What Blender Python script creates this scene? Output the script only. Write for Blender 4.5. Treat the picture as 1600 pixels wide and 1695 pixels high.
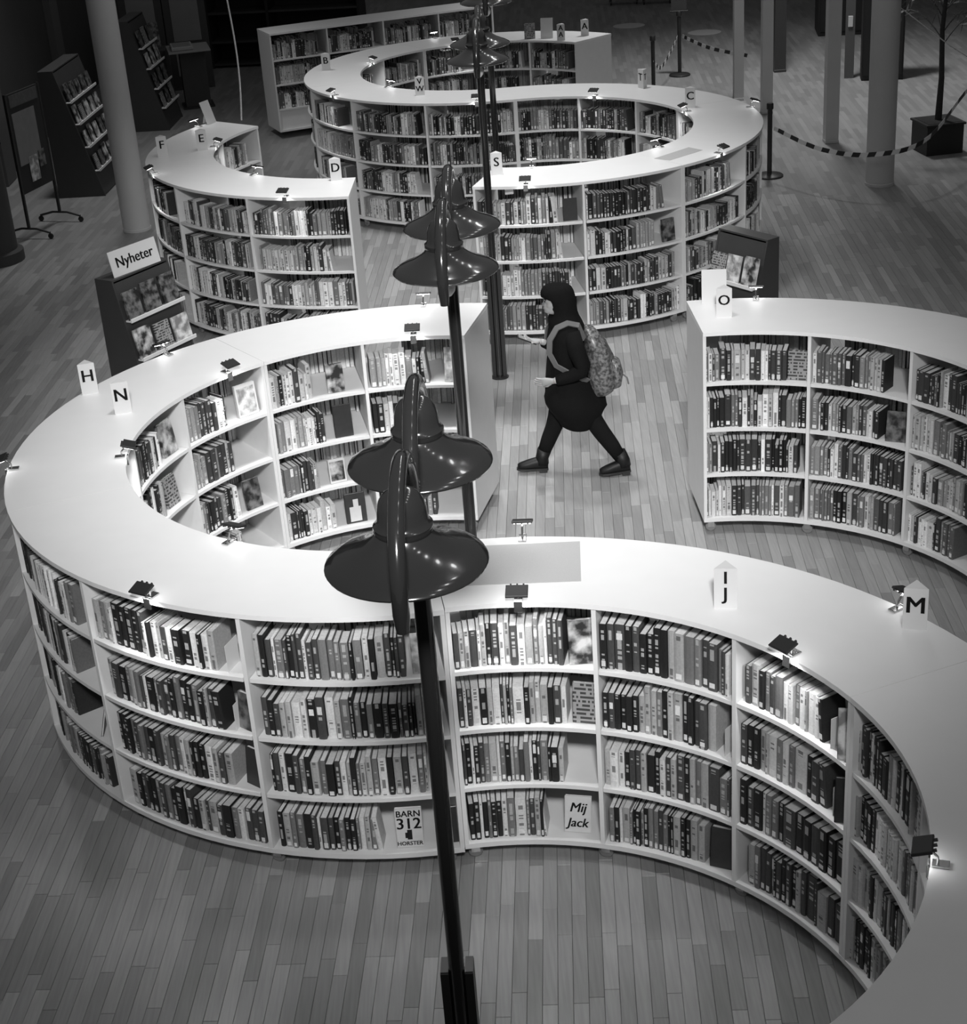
import bpy, bmesh, math, random
from mathutils import Vector, Matrix

# ------------------------------------------------------------------ scene reset
for o in list(bpy.data.objects):
    bpy.data.objects.remove(o, do_unlink=True)
SC = bpy.context.scene
COL = SC.collection
R = math.radians
rng = random.Random(7)

# ------------------------------------------------------------------ camera
FPX, PITCH, ROLL, CAMZ = 2690.34, 0.446844, -0.0728934, 5.17677
_fw = Vector((0, math.cos(PITCH), -math.sin(PITCH)))
_r = Vector((1, 0, 0))
_u = _r.cross(_fw)
_r2 = _r * math.cos(ROLL) + _u * math.sin(ROLL)
_u2 = -_r * math.sin(ROLL) + _u * math.cos(ROLL)
CAM = Vector((0, 0, CAMZ))
cd = bpy.data.cameras.new('camera')
cd.sensor_fit = 'HORIZONTAL'
cd.sensor_width = 36.0
cd.lens = FPX / 1600 * 36.0
cd.clip_end = 200
cam = bpy.data.objects.new('camera', cd)
COL.objects.link(cam)
m = Matrix.Identity(4)
for i in range(3):
    m[i][0], m[i][1], m[i][2], m[i][3] = _r2[i], _u2[i], -_fw[i], CAM[i]
cam.matrix_world = m
SC.camera = cam


def project(P):
    d = Vector(P) - CAM
    z = d.dot(_fw)
    return 800 + FPX * d.dot(_r2) / z, 847.5 - FPX * d.dot(_u2) / z, z


# ------------------------------------------------------------------ world, lights, exposure
W = bpy.data.worlds.new('hall_ambient')
SC.world = W
W.use_nodes = True
bg = W.node_tree.nodes['Background']
bg.inputs[0].default_value = (1, 1, 1, 1)
bg.inputs[1].default_value = 0.09
SC.view_settings.view_transform = 'Standard'
SC.view_settings.look = 'None'
SC.view_settings.exposure = 0.0
SC.view_settings.gamma = 1.0
SC.view_settings.use_curve_mapping = False


def area_light(name, loc, target, sx, sy, power, spread=180):
    l = bpy.data.lights.new(name, 'AREA')
    l.shape = 'RECTANGLE'
    l.size, l.size_y = sx, sy
    l.energy = power
    l.spread = R(spread)
    o = bpy.data.objects.new(name, l)
    COL.objects.link(o)
    o.location = loc
    d = Vector(target) - Vector(loc)
    o.rotation_euler = d.to_track_quat('-Z', 'Y').to_euler()
    return o


def spot_light(name, loc, target, power, angle, blend=1.0, radius=0.1):
    l = bpy.data.lights.new(name, 'SPOT')
    l.energy = power
    l.spot_size = R(angle)
    l.spot_blend = blend
    l.shadow_soft_size = radius
    o = bpy.data.objects.new(name, l)
    COL.objects.link(o)
    o.location = loc
    d = Vector(target) - Vector(loc)
    o.rotation_euler = d.to_track_quat('-Z', 'Y').to_euler()
    return o


# spots added to imitate a vignette, then the hall's row of small downlights
spot_light('added_overhead_spot', (-0.2, 9.2, 9.0), (-0.1, 9.3, 0), 1300, 50, 1.0, 0.5)  # first of three added overhead spots, cones narrowed to darken the edges
spot_light('added_overhead_spot', (0.0, 13.9, 9.0), (0.0, 13.9, 0), 2300, 60, 1.0, 0.5)
spot_light('added_overhead_spot', (0.3, 18.2, 9.0), (0.3, 18.2, 0), 1300, 54, 1.0, 0.5)
spot_light('added_front_spot', (0.2, -2.0, 8.6), (-0.12, 10.6, 0.8), 8300, 32.5, 1.0, 0.6)  # added frontal light for the book faces, cone fades toward the frame edges
spot_light('added_overhead_spot', (4.8, 24.0, 9.0), (4.9, 24.0, 0), 2600, 84, 1.0, 0.5)  # added fill to brighten the far right
spot_light('added_overhead_spot', (-4.2, 21.0, 9.0), (-4.4, 21.0, 0), 1000, 70, 1.0, 0.5)  # added fill to brighten the far left
for i in range(13):
    l = bpy.data.lights.new('ceiling_downlight', 'POINT')
    l.energy = 26
    l.shadow_soft_size = 0.21
    o = bpy.data.objects.new('ceiling_downlight', l)
    COL.objects.link(o)
    o.location = (2.5, 1.5 + i * 1.7, 8.2)

# ------------------------------------------------------------------ materials
MATS = {}


def nodes_of(mt):
    mt.use_nodes = True
    nt = mt.node_tree
    b = nt.nodes['Principled BSDF']
    return nt, b


def g3(v):
    return (v, v, v, 1)


def mat(name, v, rough=0.5, spec=0.5, metal=0.0, noise=0.0, scale=20.0, bump=0.0, coat=0.0, emit=0.0):
    if name in MATS:
        return MATS[name]
    mt = bpy.data.materials.new(name)
    nt, b = nodes_of(mt)
    b.inputs['Base Color'].default_value = g3(v)
    b.inputs['Roughness'].default_value = rough
    b.inputs['Specular IOR Level'].default_value = spec
    b.inputs['Metallic'].default_value = metal
    b.inputs['Coat Weight'].default_value = coat
    if emit:
        b.inputs['Emission Color'].default_value = g3(1)
        b.inputs['Emission Strength'].default_value = emit
    if noise or bump:
        tc = nt.nodes.new('ShaderNodeTexCoord')
        n = nt.nodes.new('ShaderNodeTexNoise')
        n.inputs['Scale'].default_value = scale
        n.inputs['Detail'].default_value = 5
        nt.links.new(tc.outputs['Object'], n.inputs['Vector'])
        if noise:
            mr = nt.nodes.new('ShaderNodeMapRange')
            mr.inputs['To Min'].default_value = v * (1 - noise)
            mr.inputs['To Max'].default_value = v * (1 + noise)
            nt.links.new(n.outputs['Fac'], mr.inputs['Value'])
            nt.links.new(mr.outputs['Result'], b.inputs['Base Color'])
        if bump:
            bp = nt.nodes.new('ShaderNodeBump')
            bp.inputs['Strength'].default_value = bump
            bp.inputs['Distance'].default_value = 0.01
            nt.links.new(n.outputs['Fac'], bp.inputs['Height'])
            nt.links.new(bp.outputs['Normal'], b.inputs['Normal'])
    MATS[name] = mt
    return mt


def math_node(nt, op, a, b=None, c=None):
    n = nt.nodes.new('ShaderNodeMath')
    n.operation = op
    for i, v in enumerate((a, b, c)):
        if v is None:
            continue
        if isinstance(v, (int, float)):
            n.inputs[i].default_value = v
        else:
            nt.links.new(v, n.inputs[i])
    return n.outputs[0]


def attr(nt, name):
    n = nt.nodes.new('ShaderNodeAttribute')
    n.attribute_name = name
    return n.outputs['Fac']


def make_book_mat():
    mt = bpy.data.materials.new('book_cloth')
    nt, b = nodes_of(mt)
    tone, rnd, hv, kind = (attr(nt, k) for k in ('tone', 'rnd', 'hv', 'kind'))
    # lettering blocks printed up the spine
    cell = math_node(nt, 'FLOOR', math_node(nt, 'MULTIPLY', hv, 26.0))
    comb = nt.nodes.new('ShaderNodeCombineXYZ')
    nt.links.new(cell, comb.inputs[0])
    nt.links.new(rnd, comb.inputs[1])
    wn = nt.nodes.new('ShaderNodeTexWhiteNoise')
    wn.noise_dimensions = '2D'
    nt.links.new(comb.outputs[0], wn.inputs['Vector'])
    band = math_node(nt, 'FLOOR', math_node(nt, 'MULTIPLY', hv, 4.6))
    comb2 = nt.nodes.new('ShaderNodeCombineXYZ')
    nt.links.new(band, comb2.inputs[0])
    nt.links.new(math_node(nt, 'ADD', rnd, 3.7), comb2.inputs[1])
    wn2 = nt.nodes.new('ShaderNodeTexWhiteNoise')
    wn2.noise_dimensions = '2D'
    nt.links.new(comb2.outputs[0], wn2.inputs['Vector'])
    p1 = math_node(nt, 'GREATER_THAN', wn.outputs['Value'], 0.42)
    p2 = math_node(nt, 'GREATER_THAN', wn2.outputs['Value'], 0.55)
    isp = math_node(nt, 'GREATER_THAN', attr(nt, 'mid'), 0.5)
    pr = math_node(nt, 'MULTIPLY', math_node(nt, 'MULTIPLY', p1, p2), isp)
    # print is light on a dark cloth and dark on a light one
    dark = math_node(nt, 'LESS_THAN', tone, 0.32)
    ink = math_node(nt, 'ADD', math_node(nt, 'MULTIPLY', dark, 0.42), 0.06)
    mx = nt.nodes.new('ShaderNodeMix')
    nt.links.new(math_node(nt, 'MULTIPLY', pr, 0.75), mx.inputs['Factor'])
    nt.links.new(tone, mx.inputs['A'])
    nt.links.new(ink, mx.inputs['B'])
    # page edges: fine lines
    tc = nt.nodes.new('ShaderNodeTexCoord')
    nz = nt.nodes.new('ShaderNodeTexNoise')
    nz.inputs['Scale'].default_value = 90
    nt.links.new(tc.outputs['Object'], nz.inputs['Vector'])
    fin = math_node(nt, 'MULTIPLY', mx.outputs['Result'],
                    math_node(nt, 'ADD', math_node(nt, 'MULTIPLY', nz.outputs['Fac'], 0.5), 0.75))
    nt.links.new(fin, b.inputs['Base Color'])
    b.inputs['Roughness'].default_value = 0.55
    b.inputs['Specular IOR Level'].default_value = 0.3
    return mt


def make_cover_mat(name, lo, hi, scale, kind='noise'):
    mt = bpy.data.materials.new(name)
    nt, b = nodes_of(mt)
    tc = nt.nodes.new('ShaderNodeTexCoord')
    oi = nt.nodes.new('ShaderNodeObjectInfo')
    va = nt.nodes.new('ShaderNodeVectorMath')
    va.operation = 'ADD'
    nt.links.new(tc.outputs['Object'], va.inputs[0])
    cm = nt.nodes.new('ShaderNodeCombineXYZ')
    nt.links.new(math_node(nt, 'MULTIPLY', oi.outputs['Random'], 9.0), cm.inputs[0])
    nt.links.new(cm.outputs[0], va.inputs[1])
    if kind == 'noise':
        n = nt.nodes.new('ShaderNodeTexNoise')
        n.inputs['Scale'].default_value = scale
        n.inputs['Detail'].default_value = 6
        out = n.outputs['Fac']
    else:
        # rows of small printed blocks
        n = nt.nodes.new('ShaderNodeSeparateXYZ')
        row = math_node(nt, 'MULTIPLY', n.outputs['Z'], 46.0)
        inrow = math_node(nt, 'LESS_THAN', math_node(nt, 'FRACT', row), 0.55)
        cc = nt.nodes.new('ShaderNodeCombineXYZ')
        nt.links.new(math_node(nt, 'FLOOR', row), cc.inputs[0])
        nt.links.new(math_node(nt, 'FLOOR', math_node(nt, 'MULTIPLY', n.outputs['X'], scale * 4.0)), cc.inputs[1])
        w_ = nt.nodes.new('ShaderNodeTexWhiteNoise')
        nt.links.new(cc.outputs[0], w_.inputs['Vector'])
        out = math_node(nt, 'SUBTRACT', 1.0, math_node(nt, 'MULTIPLY', inrow, math_node(nt, 'GREATER_THAN', w_.outputs['Value'], 0.38)))
    nt.links.new(va.outputs[0], n.inputs[0])
    cr = nt.nodes.new('ShaderNodeValToRGB')
    cr.color_ramp.elements[0].position = 0.40
    cr.color_ramp.elements[0].color = g3(lo)
    cr.color_ramp.elements[1].position = 0.62
    cr.color_ramp.elements[1].color = g3(hi)
    nt.links.new(out, cr.inputs['Fac'])
    nt.links.new(cr.outputs['Color'], b.inputs['Base Color'])
    b.inputs['Roughness'].default_value = 0.35
    MATS[name] = mt
    return mt


def make_plank_mat(name, per_object):
    mt = bpy.data.materials.new(name)
    nt, b = nodes_of(mt)
    if per_object:
        rn = nt.nodes.new('ShaderNodeObjectInfo').outputs['Random']
    else:
        rn = nt.nodes.new('ShaderNodeNewGeometry').outputs['Random Per Island']
    geo = nt.nodes.new('ShaderNodeNewGeometry')
    mp = nt.nodes.new('ShaderNodeMapping')
    mp.inputs['Scale'].default_value = (40, 2.2, 1)
    nt.links.new(geo.outputs['Position'], mp.inputs['Vector'])
    n = nt.nodes.new('ShaderNodeTexNoise')
    n.inputs['Scale'].default_value = 1.5
    n.inputs['Detail'].default_value = 4
    nt.links.new(mp.outputs[0], n.inputs['Vector'])
    base = math_node(nt, 'ADD', math_node(nt, 'MULTIPLY', math_node(nt, 'POWER', rn, 1.2), 0.14), 0.23)
    v = math_node(nt, 'MULTIPLY', base, math_node(nt, 'ADD', math_node(nt, 'MULTIPLY', n.outputs['Fac'], 0.5), 0.75))
    nt.links.new(v, b.inputs['Base Color'])
    b.inputs['Roughness'].default_value = 0.34
    b.inputs['Specular IOR Level'].default_value = 0.45
    return mt


def make_floor_mat():
    # distant strip floor, too far to tell the strips apart
    mt = bpy.data.materials.new('strip_floor_distant')
    nt, b = nodes_of(mt)
    geo = nt.nodes.new('ShaderNodeNewGeometry')
    mp = nt.nodes.new('ShaderNodeMapping')
    mp.inputs['Rotation'].default_value = (0, 0, R(-86.1))
    nt.links.new(geo.outputs['Position'], mp.inputs['Vector'])
    br = nt.nodes.new('ShaderNodeTexBrick')
    br.inputs['Scale'].default_value = 1.0
    br.inputs['Brick Width'].default_value = 0.55
    br.inputs['Row Height'].default_value = 0.07
    br.inputs['Mortar Size'].default_value = 0.001
    br.inputs['Color1'].default_value = g3(0.23)
    br.inputs['Color2'].default_value = g3(0.32)
    br.inputs['Mortar'].default_value = g3(0.16)
    nt.links.new(mp.outputs[0], br.inputs['Vector'])
    nt.links.new(br.outputs['Color'], b.inputs['Base Color'])
    b.inputs['Roughness'].default_value = 0.28
    return mt


BOOK = make_book_mat()
WHITE = mat('white_laminate', 0.82, 0.42, 0.4, noise=0.03, scale=6)
EDGE = mat('white_board', 0.74, 0.5, 0.3, noise=0.04, scale=12)
BLACKGLOSS = mat('black_enamel', 0.018, 0.16, 0.6, coat=0.6)
BLACK = mat('black_plastic', 0.02, 0.45)
DARKMETAL = mat('dark_steel', 0.05, 0.35, metal=0.6)
CHROME = mat('bright_steel', 0.55, 0.25, metal=1.0)
WHEEL = mat('grey_wheel', 0.2, 0.5)
LED = mat('led_diffuser', 0.9, 0.4, emit=6.0)
CARD = mat('white_card', 0.66, 0.6, 0.2)
PAPER = mat('grey_paper_sheet', 0.46, 0.8, 0.1, noise=0.12, scale=240)
INK = mat('black_print', 0.02, 0.6, 0.1)
PAGES = mat('book_pages', 0.72, 0.8, 0.1, noise=0.15, scale=260)
DARKWOOD = mat('dark_painted_board', 0.045, 0.5, noise=0.1, scale=8)
CV = [make_cover_mat('printed_cover_dark', 0.02, 0.20, 16), make_cover_mat('printed_cover_contrast', 0.03, 0.65, 11),
      make_cover_mat('printed_cover_pale', 0.22, 0.72, 14), make_cover_mat('printed_cover_lines', 0.06, 0.32, 26, 'v'),
      mat('cover_plain_dark', 0.035, 0.35, noise=0.3, scale=30), mat('cover_plain_pale', 0.62, 0.4, noise=0.1, scale=30)]


# ------------------------------------------------------------------ mesh helpers
class MB:
    def __init__(self):
        self.v, self.f, self.mi = [], [], []

    def add(self, vs, fs, mi=0):
        n = len(self.v)
        self.v += [tuple(x) for x in vs]
        self.f += [tuple(i + n for i in q) for q in fs]
        self.mi += [mi] * len(fs)
        return self

    def box(self, c, s, rot=None, mi=0, bevel=0.0):
        x, y, z = s[0] / 2, s[1] / 2, s[2] / 2
        if bevel > 0:
            b = min(bevel, x * .9, y * .9, z * .9)
            vs = []
            for zz, ins in ((-z, b), (-z + b, 0), (z - b, 0), (z, b)):
                for (sx, sy) in ((-1, -1), (1, -1), (1, 1), (-1, 1)):
                    vs.append((sx * (x - ins), sy * (y - ins), zz))
            fs = [(3, 2, 1, 0), (12, 13, 14, 15)]
            for k in range(3):
                for j in range(4):
                    a, bb = k * 4 + j, k * 4 + (j + 1) % 4
                    fs.append((a, bb, bb + 4, a + 4))
        else:
            vs = [(-x, -y, -z), (x, -y, -z), (x, y, -z), (-x, y, -z), (-x, -y, z), (x, -y, z), (x, y, z), (-x, y, z)]
            fs = [(3, 2, 1, 0), (4, 5, 6, 7), (0, 1, 5, 4), (1, 2, 6, 5), (2, 3, 7, 6), (3, 0, 4, 7)]
        M = rot.to_matrix() if rot is not None and not isinstance(rot, Matrix) else (rot or Matrix.Identity(3))
        c = Vector(c)
        return self.add([M @ Vector(p) + c for p in vs], fs, mi)

    def bar(self, a, b, w, h, mi=0):
        a, b = Vector(a), Vector(b)
        d = b - a
        q = d.to_track_quat('Y', 'Z')
        return self.box((a + b) / 2, (w, d.length, h), q, mi)

    def tube(self, pts, r, n=12, cap=True, mi=0):
        pts = [Vector(p) for p in pts]
        rs = r if isinstance(r, (list, tuple)) else [r] * len(pts)
        T = []
        for i in range(len(pts)):
            a = pts[max(i - 1, 0)]
            b = pts[min(i + 1, len(pts) - 1)]
            T.append((b - a).normalized())
        up = Vector((1, 0, 0)) if abs(T[0].x) < 0.8 else Vector((0, 1, 0))
        vs = []
        N = (up - T[0] * up.dot(T[0])).normalized()
        for i, p in enumerate(pts):
            N = (N - T[i] * N.dot(T[i])).normalized()
            B = T[i].cross(N)
            for k in range(n):
                a = 2 * math.pi * k / n
                vs.append(p + (N * math.cos(a) + B * math.sin(a)) * rs[i])
        fs = []
        for i in range(len(pts) - 1):
            for k in range(n):
                k2 = (k + 1) % n
                fs.append((i * n + k, i * n + k2, (i + 1) * n + k2, (i + 1) * n + k))
        if cap:
            fs.append(tuple(range(n - 1, -1, -1)))
            L = (len(pts) - 1) * n
            fs.append(tuple(range(L, L + n)))
        return self.add(vs, fs, mi)

    def lathe(self, prof, n=32, c=(0, 0, 0), mi=0, axis='z'):
        vs, fs = [], []
        for r, z in prof:
            for k in range(n):
                a = 2 * math.pi * k / n
                if axis == 'z':
                    vs.append((c[0] + r * math.cos(a), c[1] + r * math.sin(a), c[2] + z))
                elif axis == 'x':
                    vs.append((c[0] + z, c[1] + r * math.cos(a), c[2] + r * math.sin(a)))
                else:
                    vs.append((c[0] + r * math.sin(a), c[1] + z, c[2] + r * math.cos(a)))
        for i in range(len(prof) - 1):
            for k in range(n):
                k2 = (k + 1) % n
                fs.append((i * n + k, i * n + k2, (i + 1) * n + k2, (i + 1) * n + k))
        fs.append(tuple(range(n - 1, -1, -1)))
        L = (len(prof) - 1) * n
        fs.append(tuple(range(L, L + n)))
        return self.add(vs, fs, mi)

    def prism(self, poly, z0, z1, mi=0):
        n = len(poly)
        vs = [(x, y, z0) for x, y in poly] + [(x, y, z1) for x, y in poly]
        fs = [tuple(range(n - 1, -1, -1)), tuple(range(n, 2 * n))]
        for i in range(n):
            j = (i + 1) % n
            fs.append((i, j, n + j, n + i))
        return self.add(vs, fs, mi)

    def arc(self, c, r0, r1, a0, a1, z0, z1, seg, mi=0):
        vs, fs = [], []
        for i in range(seg + 1):
            a = a0 + (a1 - a0) * i / seg
            ca, sa = math.cos(a), math.sin(a)
            for r, z in ((r0, z0), (r1, z0), (r1, z1), (r0, z1)):
                vs.append((c[0] + r * ca, c[1] + r * sa, z))
        for i in range(seg):
            for k in range(4):
                k2 = (k + 1) % 4
                fs.append((i * 4 + k, (i + 1) * 4 + k, (i + 1) * 4 + k2, i * 4 + k2))
        fs.append((0, 1, 2, 3))
        L = seg * 4
        fs.append((L + 3, L + 2, L + 1, L))
        return self.add(vs, fs, mi)

    def mesh(self, name, off=(0, 0, 0)):
        me = bpy.data.meshes.new(name)
        o = Vector(off)
        me.from_pydata([Vector(v) - o for v in self.v], [], self.f)
        if any(self.mi):
            me.polygons.foreach_set('material_index', self.mi)
        bm = bmesh.new()
        bm.from_mesh(me)
        bmesh.ops.recalc_face_normals(bm, faces=bm.faces)
        bm.to_mesh(me)
        bm.free()
        return me


def link(name, data, parent=None, loc=None, rot=None):
    o = bpy.data.objects.new(name, data)
    COL.objects.link(o)
    if parent is not None:
        o.parent = parent
    if loc is not None:
        o.location = loc
    if rot is not None:
        o.rotation_euler = rot
    return o


def part(name, mb, material, parent=None, off=(0, 0, 0), smooth=False, loc=None, rot=None):
    me = mb.mesh(name, off) if isinstance(mb, MB) else mb
    for x in (material if isinstance(material, (list, tuple)) else [material]):
        me.materials.append(x)
    if smooth:
        me.shade_smooth()
        if smooth != 'all':
            try:
                me.set_sharp_from_angle(angle=R(40))
            except Exception:
                pass
    return link(name, me, parent, loc, rot)


def tag(o, label, cat, group=None, kind=None):
    o['label'] = label
    o['category'] = cat
    if group:
        o['group'] = group
    if kind:
        o['kind'] = kind
    return o


def thing(name, label, cat, loc=(0, 0, 0), rz=0.0, group=None):
    o = link(name, None, None, loc, (0, 0, rz))
    o.empty_display_size = 0.1
    return tag(o, label, cat, group)


def structure(name, mb, material, parent=None, **k):
    o = part(name, mb, material, parent, **k)
    if parent is None:
        o['kind'] = 'structure'
    return o


def text_mesh(s, size, ext=0.0006, align='CENTER', bold=0.022, shear=0.0):
    c = bpy.data.curves.new('lettering', 'FONT')
    c.body = s
    c.size = size
    c.align_x = align
    c.align_y = 'CENTER'
    c.extrude = ext
    c.shear = shear
    c.resolution_u = 3
    o = bpy.data.objects.new('lettering', c)
    me = bpy.data.meshes.new_from_object(o)
    bpy.data.objects.remove(o)
    bpy.data.curves.remove(c)
    if bold:
        bm = bmesh.new()
        for dx in (-bold, 0.0, bold):
            t = me.copy()
            t.transform(Matrix.Translation((dx * size, 0, 0)))
            bm.from_mesh(t)
            bpy.data.meshes.remove(t)
        bm.to_mesh(me)
        bm.free()
    return me


def arc_pt(c, r, a):
    return c[0] + r * math.cos(a), c[1] + r * math.sin(a)


# ================================================================== SETTING
# ------------------------------------------------------------------ floor: base, strips one by one, distant field
PA = R(3.9)
floor = structure('floor', MB().box((1.2, 22, -0.035), (22, 50, 0.04)), mat('floor_joint', 0.03, 0.8))
YCUT = 19.0
far = MB()
YF = YCUT - 1.3
far.add([(-9.8, YF, -.0008), (12.2, YF, -.0008), (12.2, 47, -.0008), (-9.8, 47, -.0008), (-9.8, YF, -.014), (12.2, YF, -.014), (12.2, 47, -.014), (-9.8, 47, -.014)],
        [(0, 1, 2, 3), (4, 5, 1, 0), (5, 6, 2, 1), (6, 7, 3, 2), (7, 4, 0, 3)])
fd = part('distant_floor_field', far, make_floor_mat(), floor)

PW = 0.07
planks = []
prng = random.Random(3)
ca, sa = math.cos(PA), math.sin(PA)


def fl(u, v):
    return u * ca + v * sa, -u * sa + v * ca


for k in range(-95, 130):
    u0 = k * PW
    v = 3.6 - prng.random() * 0.8 + 0
    while v < 21.2:
        L = prng.uniform(0.38, 0.86)
        cx_, cy_ = fl(u0 + PW / 2, v + L / 2)
        if 4.0 < cy_ < YCUT - 0.3 and -6.6 < cx_ < 8.6:
            px, py, pz = project((cx_, cy_, 0))
            if -260 < px < 1860 and -60 < py < 2100:
                planks.append((u0, v, L, cx_, cy_, px, py, pz))
        v += L
CASES_XY = [((-0.465, 8.915), 1.55, 2.32), ((-0.04, 5.08), 1.55, 2.32)]


def covered(x, y):
    for c, r0, r1 in CASES_XY:
        d = math.hypot(x - c[0], y - c[1])
        if r0 < d < r1:
            return True
    return False


def plank_geo(mb, u0, v, L):
    g = 0.0007
    b = 0.0015
    q = []
    for (du, dv, z) in ((g, g, -.012), (PW - g, g, -.012), (PW - g, L - g, -.012), (g, L - g, -.012)):
        x, y = fl(u0 + du, v + dv)
        q.append((x, y, z))
    for (du, dv) in ((g, g), (PW - g, g), (PW - g, L - g), (g, L - g)):
        x, y = fl(u0 + du, v + dv)
        q.append((x, y, -b))
    for (du, dv) in ((g + b, g + b), (PW - g - b, g + b), (PW - g - b, L - g - b), (g + b, L - g - b)):
        x, y = fl(u0 + du, v + dv)
        q.append((x, y, 0.0))
    fs = [(8, 9, 10, 11)]
    for s in (0, 4):
        for j in range(4):
            j2 = (j + 1) % 4
            fs.append((s + j, s + j2, s + j2 + 4, s + j + 4))
    mb.add(q, fs)


vis = [p for p in planks if 0 < p[5] < 1600 and 1380 < p[6] < 1690 and not covered(p[3], p[4])]
vis.sort(key=lambda p: p[7])
near = set(id(p) for p in vis[:300])
PMO, PMS = make_plank_mat('oak_strip', True), make_plank_mat('oak_strip_field', False)
field = MB()
for p in planks:
    if id(p) in near:
        mb = MB()
        plank_geo(mb, *p[:3])
        me = bpy.data.meshes.new('plank')
        me.from_pydata([Vector(q) - Vector((p[3], p[4], 0)) for q in mb.v], [], mb.f)
        me.materials.append(PMO)
        link('plank', me, floor, (p[3], p[4], 0))
    else:
        plank_geo(field, *p[:3])
me = bpy.data.meshes.new('plank_field')
me.from_pydata(field.v, [], field.f)
me.materials.append(PMS)
pf = link('plank_field', me, floor)
pf['kind'] = 'stuff'
# plain margins beside the stripped area
mg = MB()
for x0, x1, y0, y1 in ((-9.8, -6.4, 2.5, YCUT - 1.3), (8.4, 12.2, 2.5, YCUT - 1.3)):
    mg.box(((x0 + x1) / 2, (y0 + y1) / 2, -.008), (x1 - x0, y1 - y0, .0125))
part('floor_margin', mg, fd.data.materials[0], floor)

# ------------------------------------------------------------------ walls
WALL = mat('dark_wall_paint', 0.05, 0.8, noise=0.15, scale=2)
WALL2 = mat('grey_wall_paint', 0.10, 0.8, noise=0.1, scale=2)
structure('wall_left', MB().box((-6.35, 25, 2.5), (0.2, 20, 5.0)), WALL)
structure('wall_back', MB().box((1.2, 39.5, 2.5), (22, 0.2, 5.0)), WALL2)
structure('wall_right', MB().box((11.6, 27, 2.5), (0.2, 25, 5.0)), WALL)
pil = MB()
pil.lathe([(0.34, 0), (0.34, 0.12), (0.28, 0.14), (0.28, 4.6), (0.33, 4.7), (0.33, 5)], 24, (-5.45, 18.5, 0))
structure('trim_1', pil, WALL, smooth=True)
structure('trim_2', MB().box((-6.2, 22.4, 2.5), (0.12, 0.5, 5.0), bevel=.01), WALL2)
structure('trim_3', MB().box((-6.2, 26.6, 2.5), (0.12, 0.5, 5.0), bevel=.01), WALL2)


def column(label, x, y, r, material, square=False, h=5.2, wd=None):
    t = thing('column', label, 'column', (x, y, 0))
    mb = MB()
    if square:
        mb.box((0, 0, h / 2), (r * 2, (wd or r) * 2, h), bevel=.008)
    else:
        mb.lathe([(r, 0), (r, h)], 32)
    part('shaft', mb, material, t, smooth=True)
    b = MB()
    if square:
        b.box((0, 0, .02), (r * 2.1, (wd or r) * 2.1, .04), bevel=.004)
    else:
        b.lathe([(r * 1.04, 0), (r * 1.04, .03), (r, .035)], 32)
    part('base_collar', b, material, t, smooth=True)
    return t


COLW = mat('column_plaster', 0.60, 0.6, noise=0.08, scale=3)
COLG = mat('column_grey_paint', 0.50, 0.6, noise=0.08, scale=3)
column('white round column at left beside the curved case with F sign', -3.95, 19.45, 0.165, COLW)
column('thick round grey column at right behind the striped tape', 5.0, 19.05, 0.165, COLG)
column('slim square grey column left of the thick round column', 4.92, 21.3, 0.085, COLG, True)
column('slim pale post behind the far ring, nearest the C sign', 4.22, 24.3, 0.07, COLG, True)
column('slim pale post right of another, behind the far ring', 4.45, 23.3, 0.075, COLG, True)
column('narrow dark post between the pale posts and grey column', 5.2, 26.2, 0.09, DARKWOOD, True)


# ================================================================== BOOKS
BV = {'tone': [], 'rnd': [], 'kind': [], 'mid': []}   # face attributes
SV, SF, SHV = [], [], []                              # the joined far books
ATT = {'tone': [], 'rnd': [], 'kind': [], 'mid': []}


def book_local(w, h, d, tone, ptone, rnd, lab):
    """verts (x right, y into shelf, z up), faces, per-face (tone, kind, mid)"""
    c = 0.0022
    e = min(0.004, w * .25)
    P = [(0, d), (0, e), (w * .28, 0), (w * .72, 0), (w, e), (w, d), (w - c, d), (w - c, e + c), (c, e + c), (c, d)]
    V, F, A = [], [], []
    for z in (0, h):
        V += [(x, y, z) for x, y in P]
    for i, (kind, mid) in enumerate(((0, 0), (2, 0), (2, 1), (2, 0), (0, 0), (0, 0), (0, 0), (0, 0), (0, 0), (0, 0))):
        j = (i + 1) % 10
        F.append((i, j, 10 + j, 10 + i))
        A.append((tone, kind, mid))
    F += [(10, 11, 18, 19), (11, 12, 13, 14, 17, 18), (14, 15, 16, 17)]
    A += [(tone * .9 + .02, 0, 0)] * 3
    cover_n = len(F)
    # page block
    b = len(V)
    y0, y1, zt = e + c, d - .004, h - min(.004, h * .02)
    V += [(c, y0, .003), (w - c, y0, .003), (w - c, y1, .003), (c, y1, .003), (c, y0, zt), (w - c, y0, zt), (w - c, y1, zt), (c, y1, zt)]
    F += [(b + 4, b + 5, b + 6, b + 7), (b + 2, b + 3, b + 7, b + 6)]
    A += [(ptone, 1, 0)] * 2
    page_n = len(F)
    if lab:
        b = len(V)
        z0, z1 = h * lab[0], h * lab[0] + lab[1]
        x0, x1, y = w * .2, w * .8, -.0006
        V += [(x0, y, z0), (x1, y, z0), (x1, y, z1), (x0, y, z1)]
        F.append((b, b + 1, b + 2, b + 3))
        A.append((lab[2], 3, 0))
    return V, F, A, cover_n, page_n


class Book:
    __slots__ = ('pos', 'n', 'lean', 'w', 'h', 'd', 'tone', 'pt', 'rnd', 'lab', 'key', 'idx', 'cnt', 'back')


ALLBOOKS = []


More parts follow.
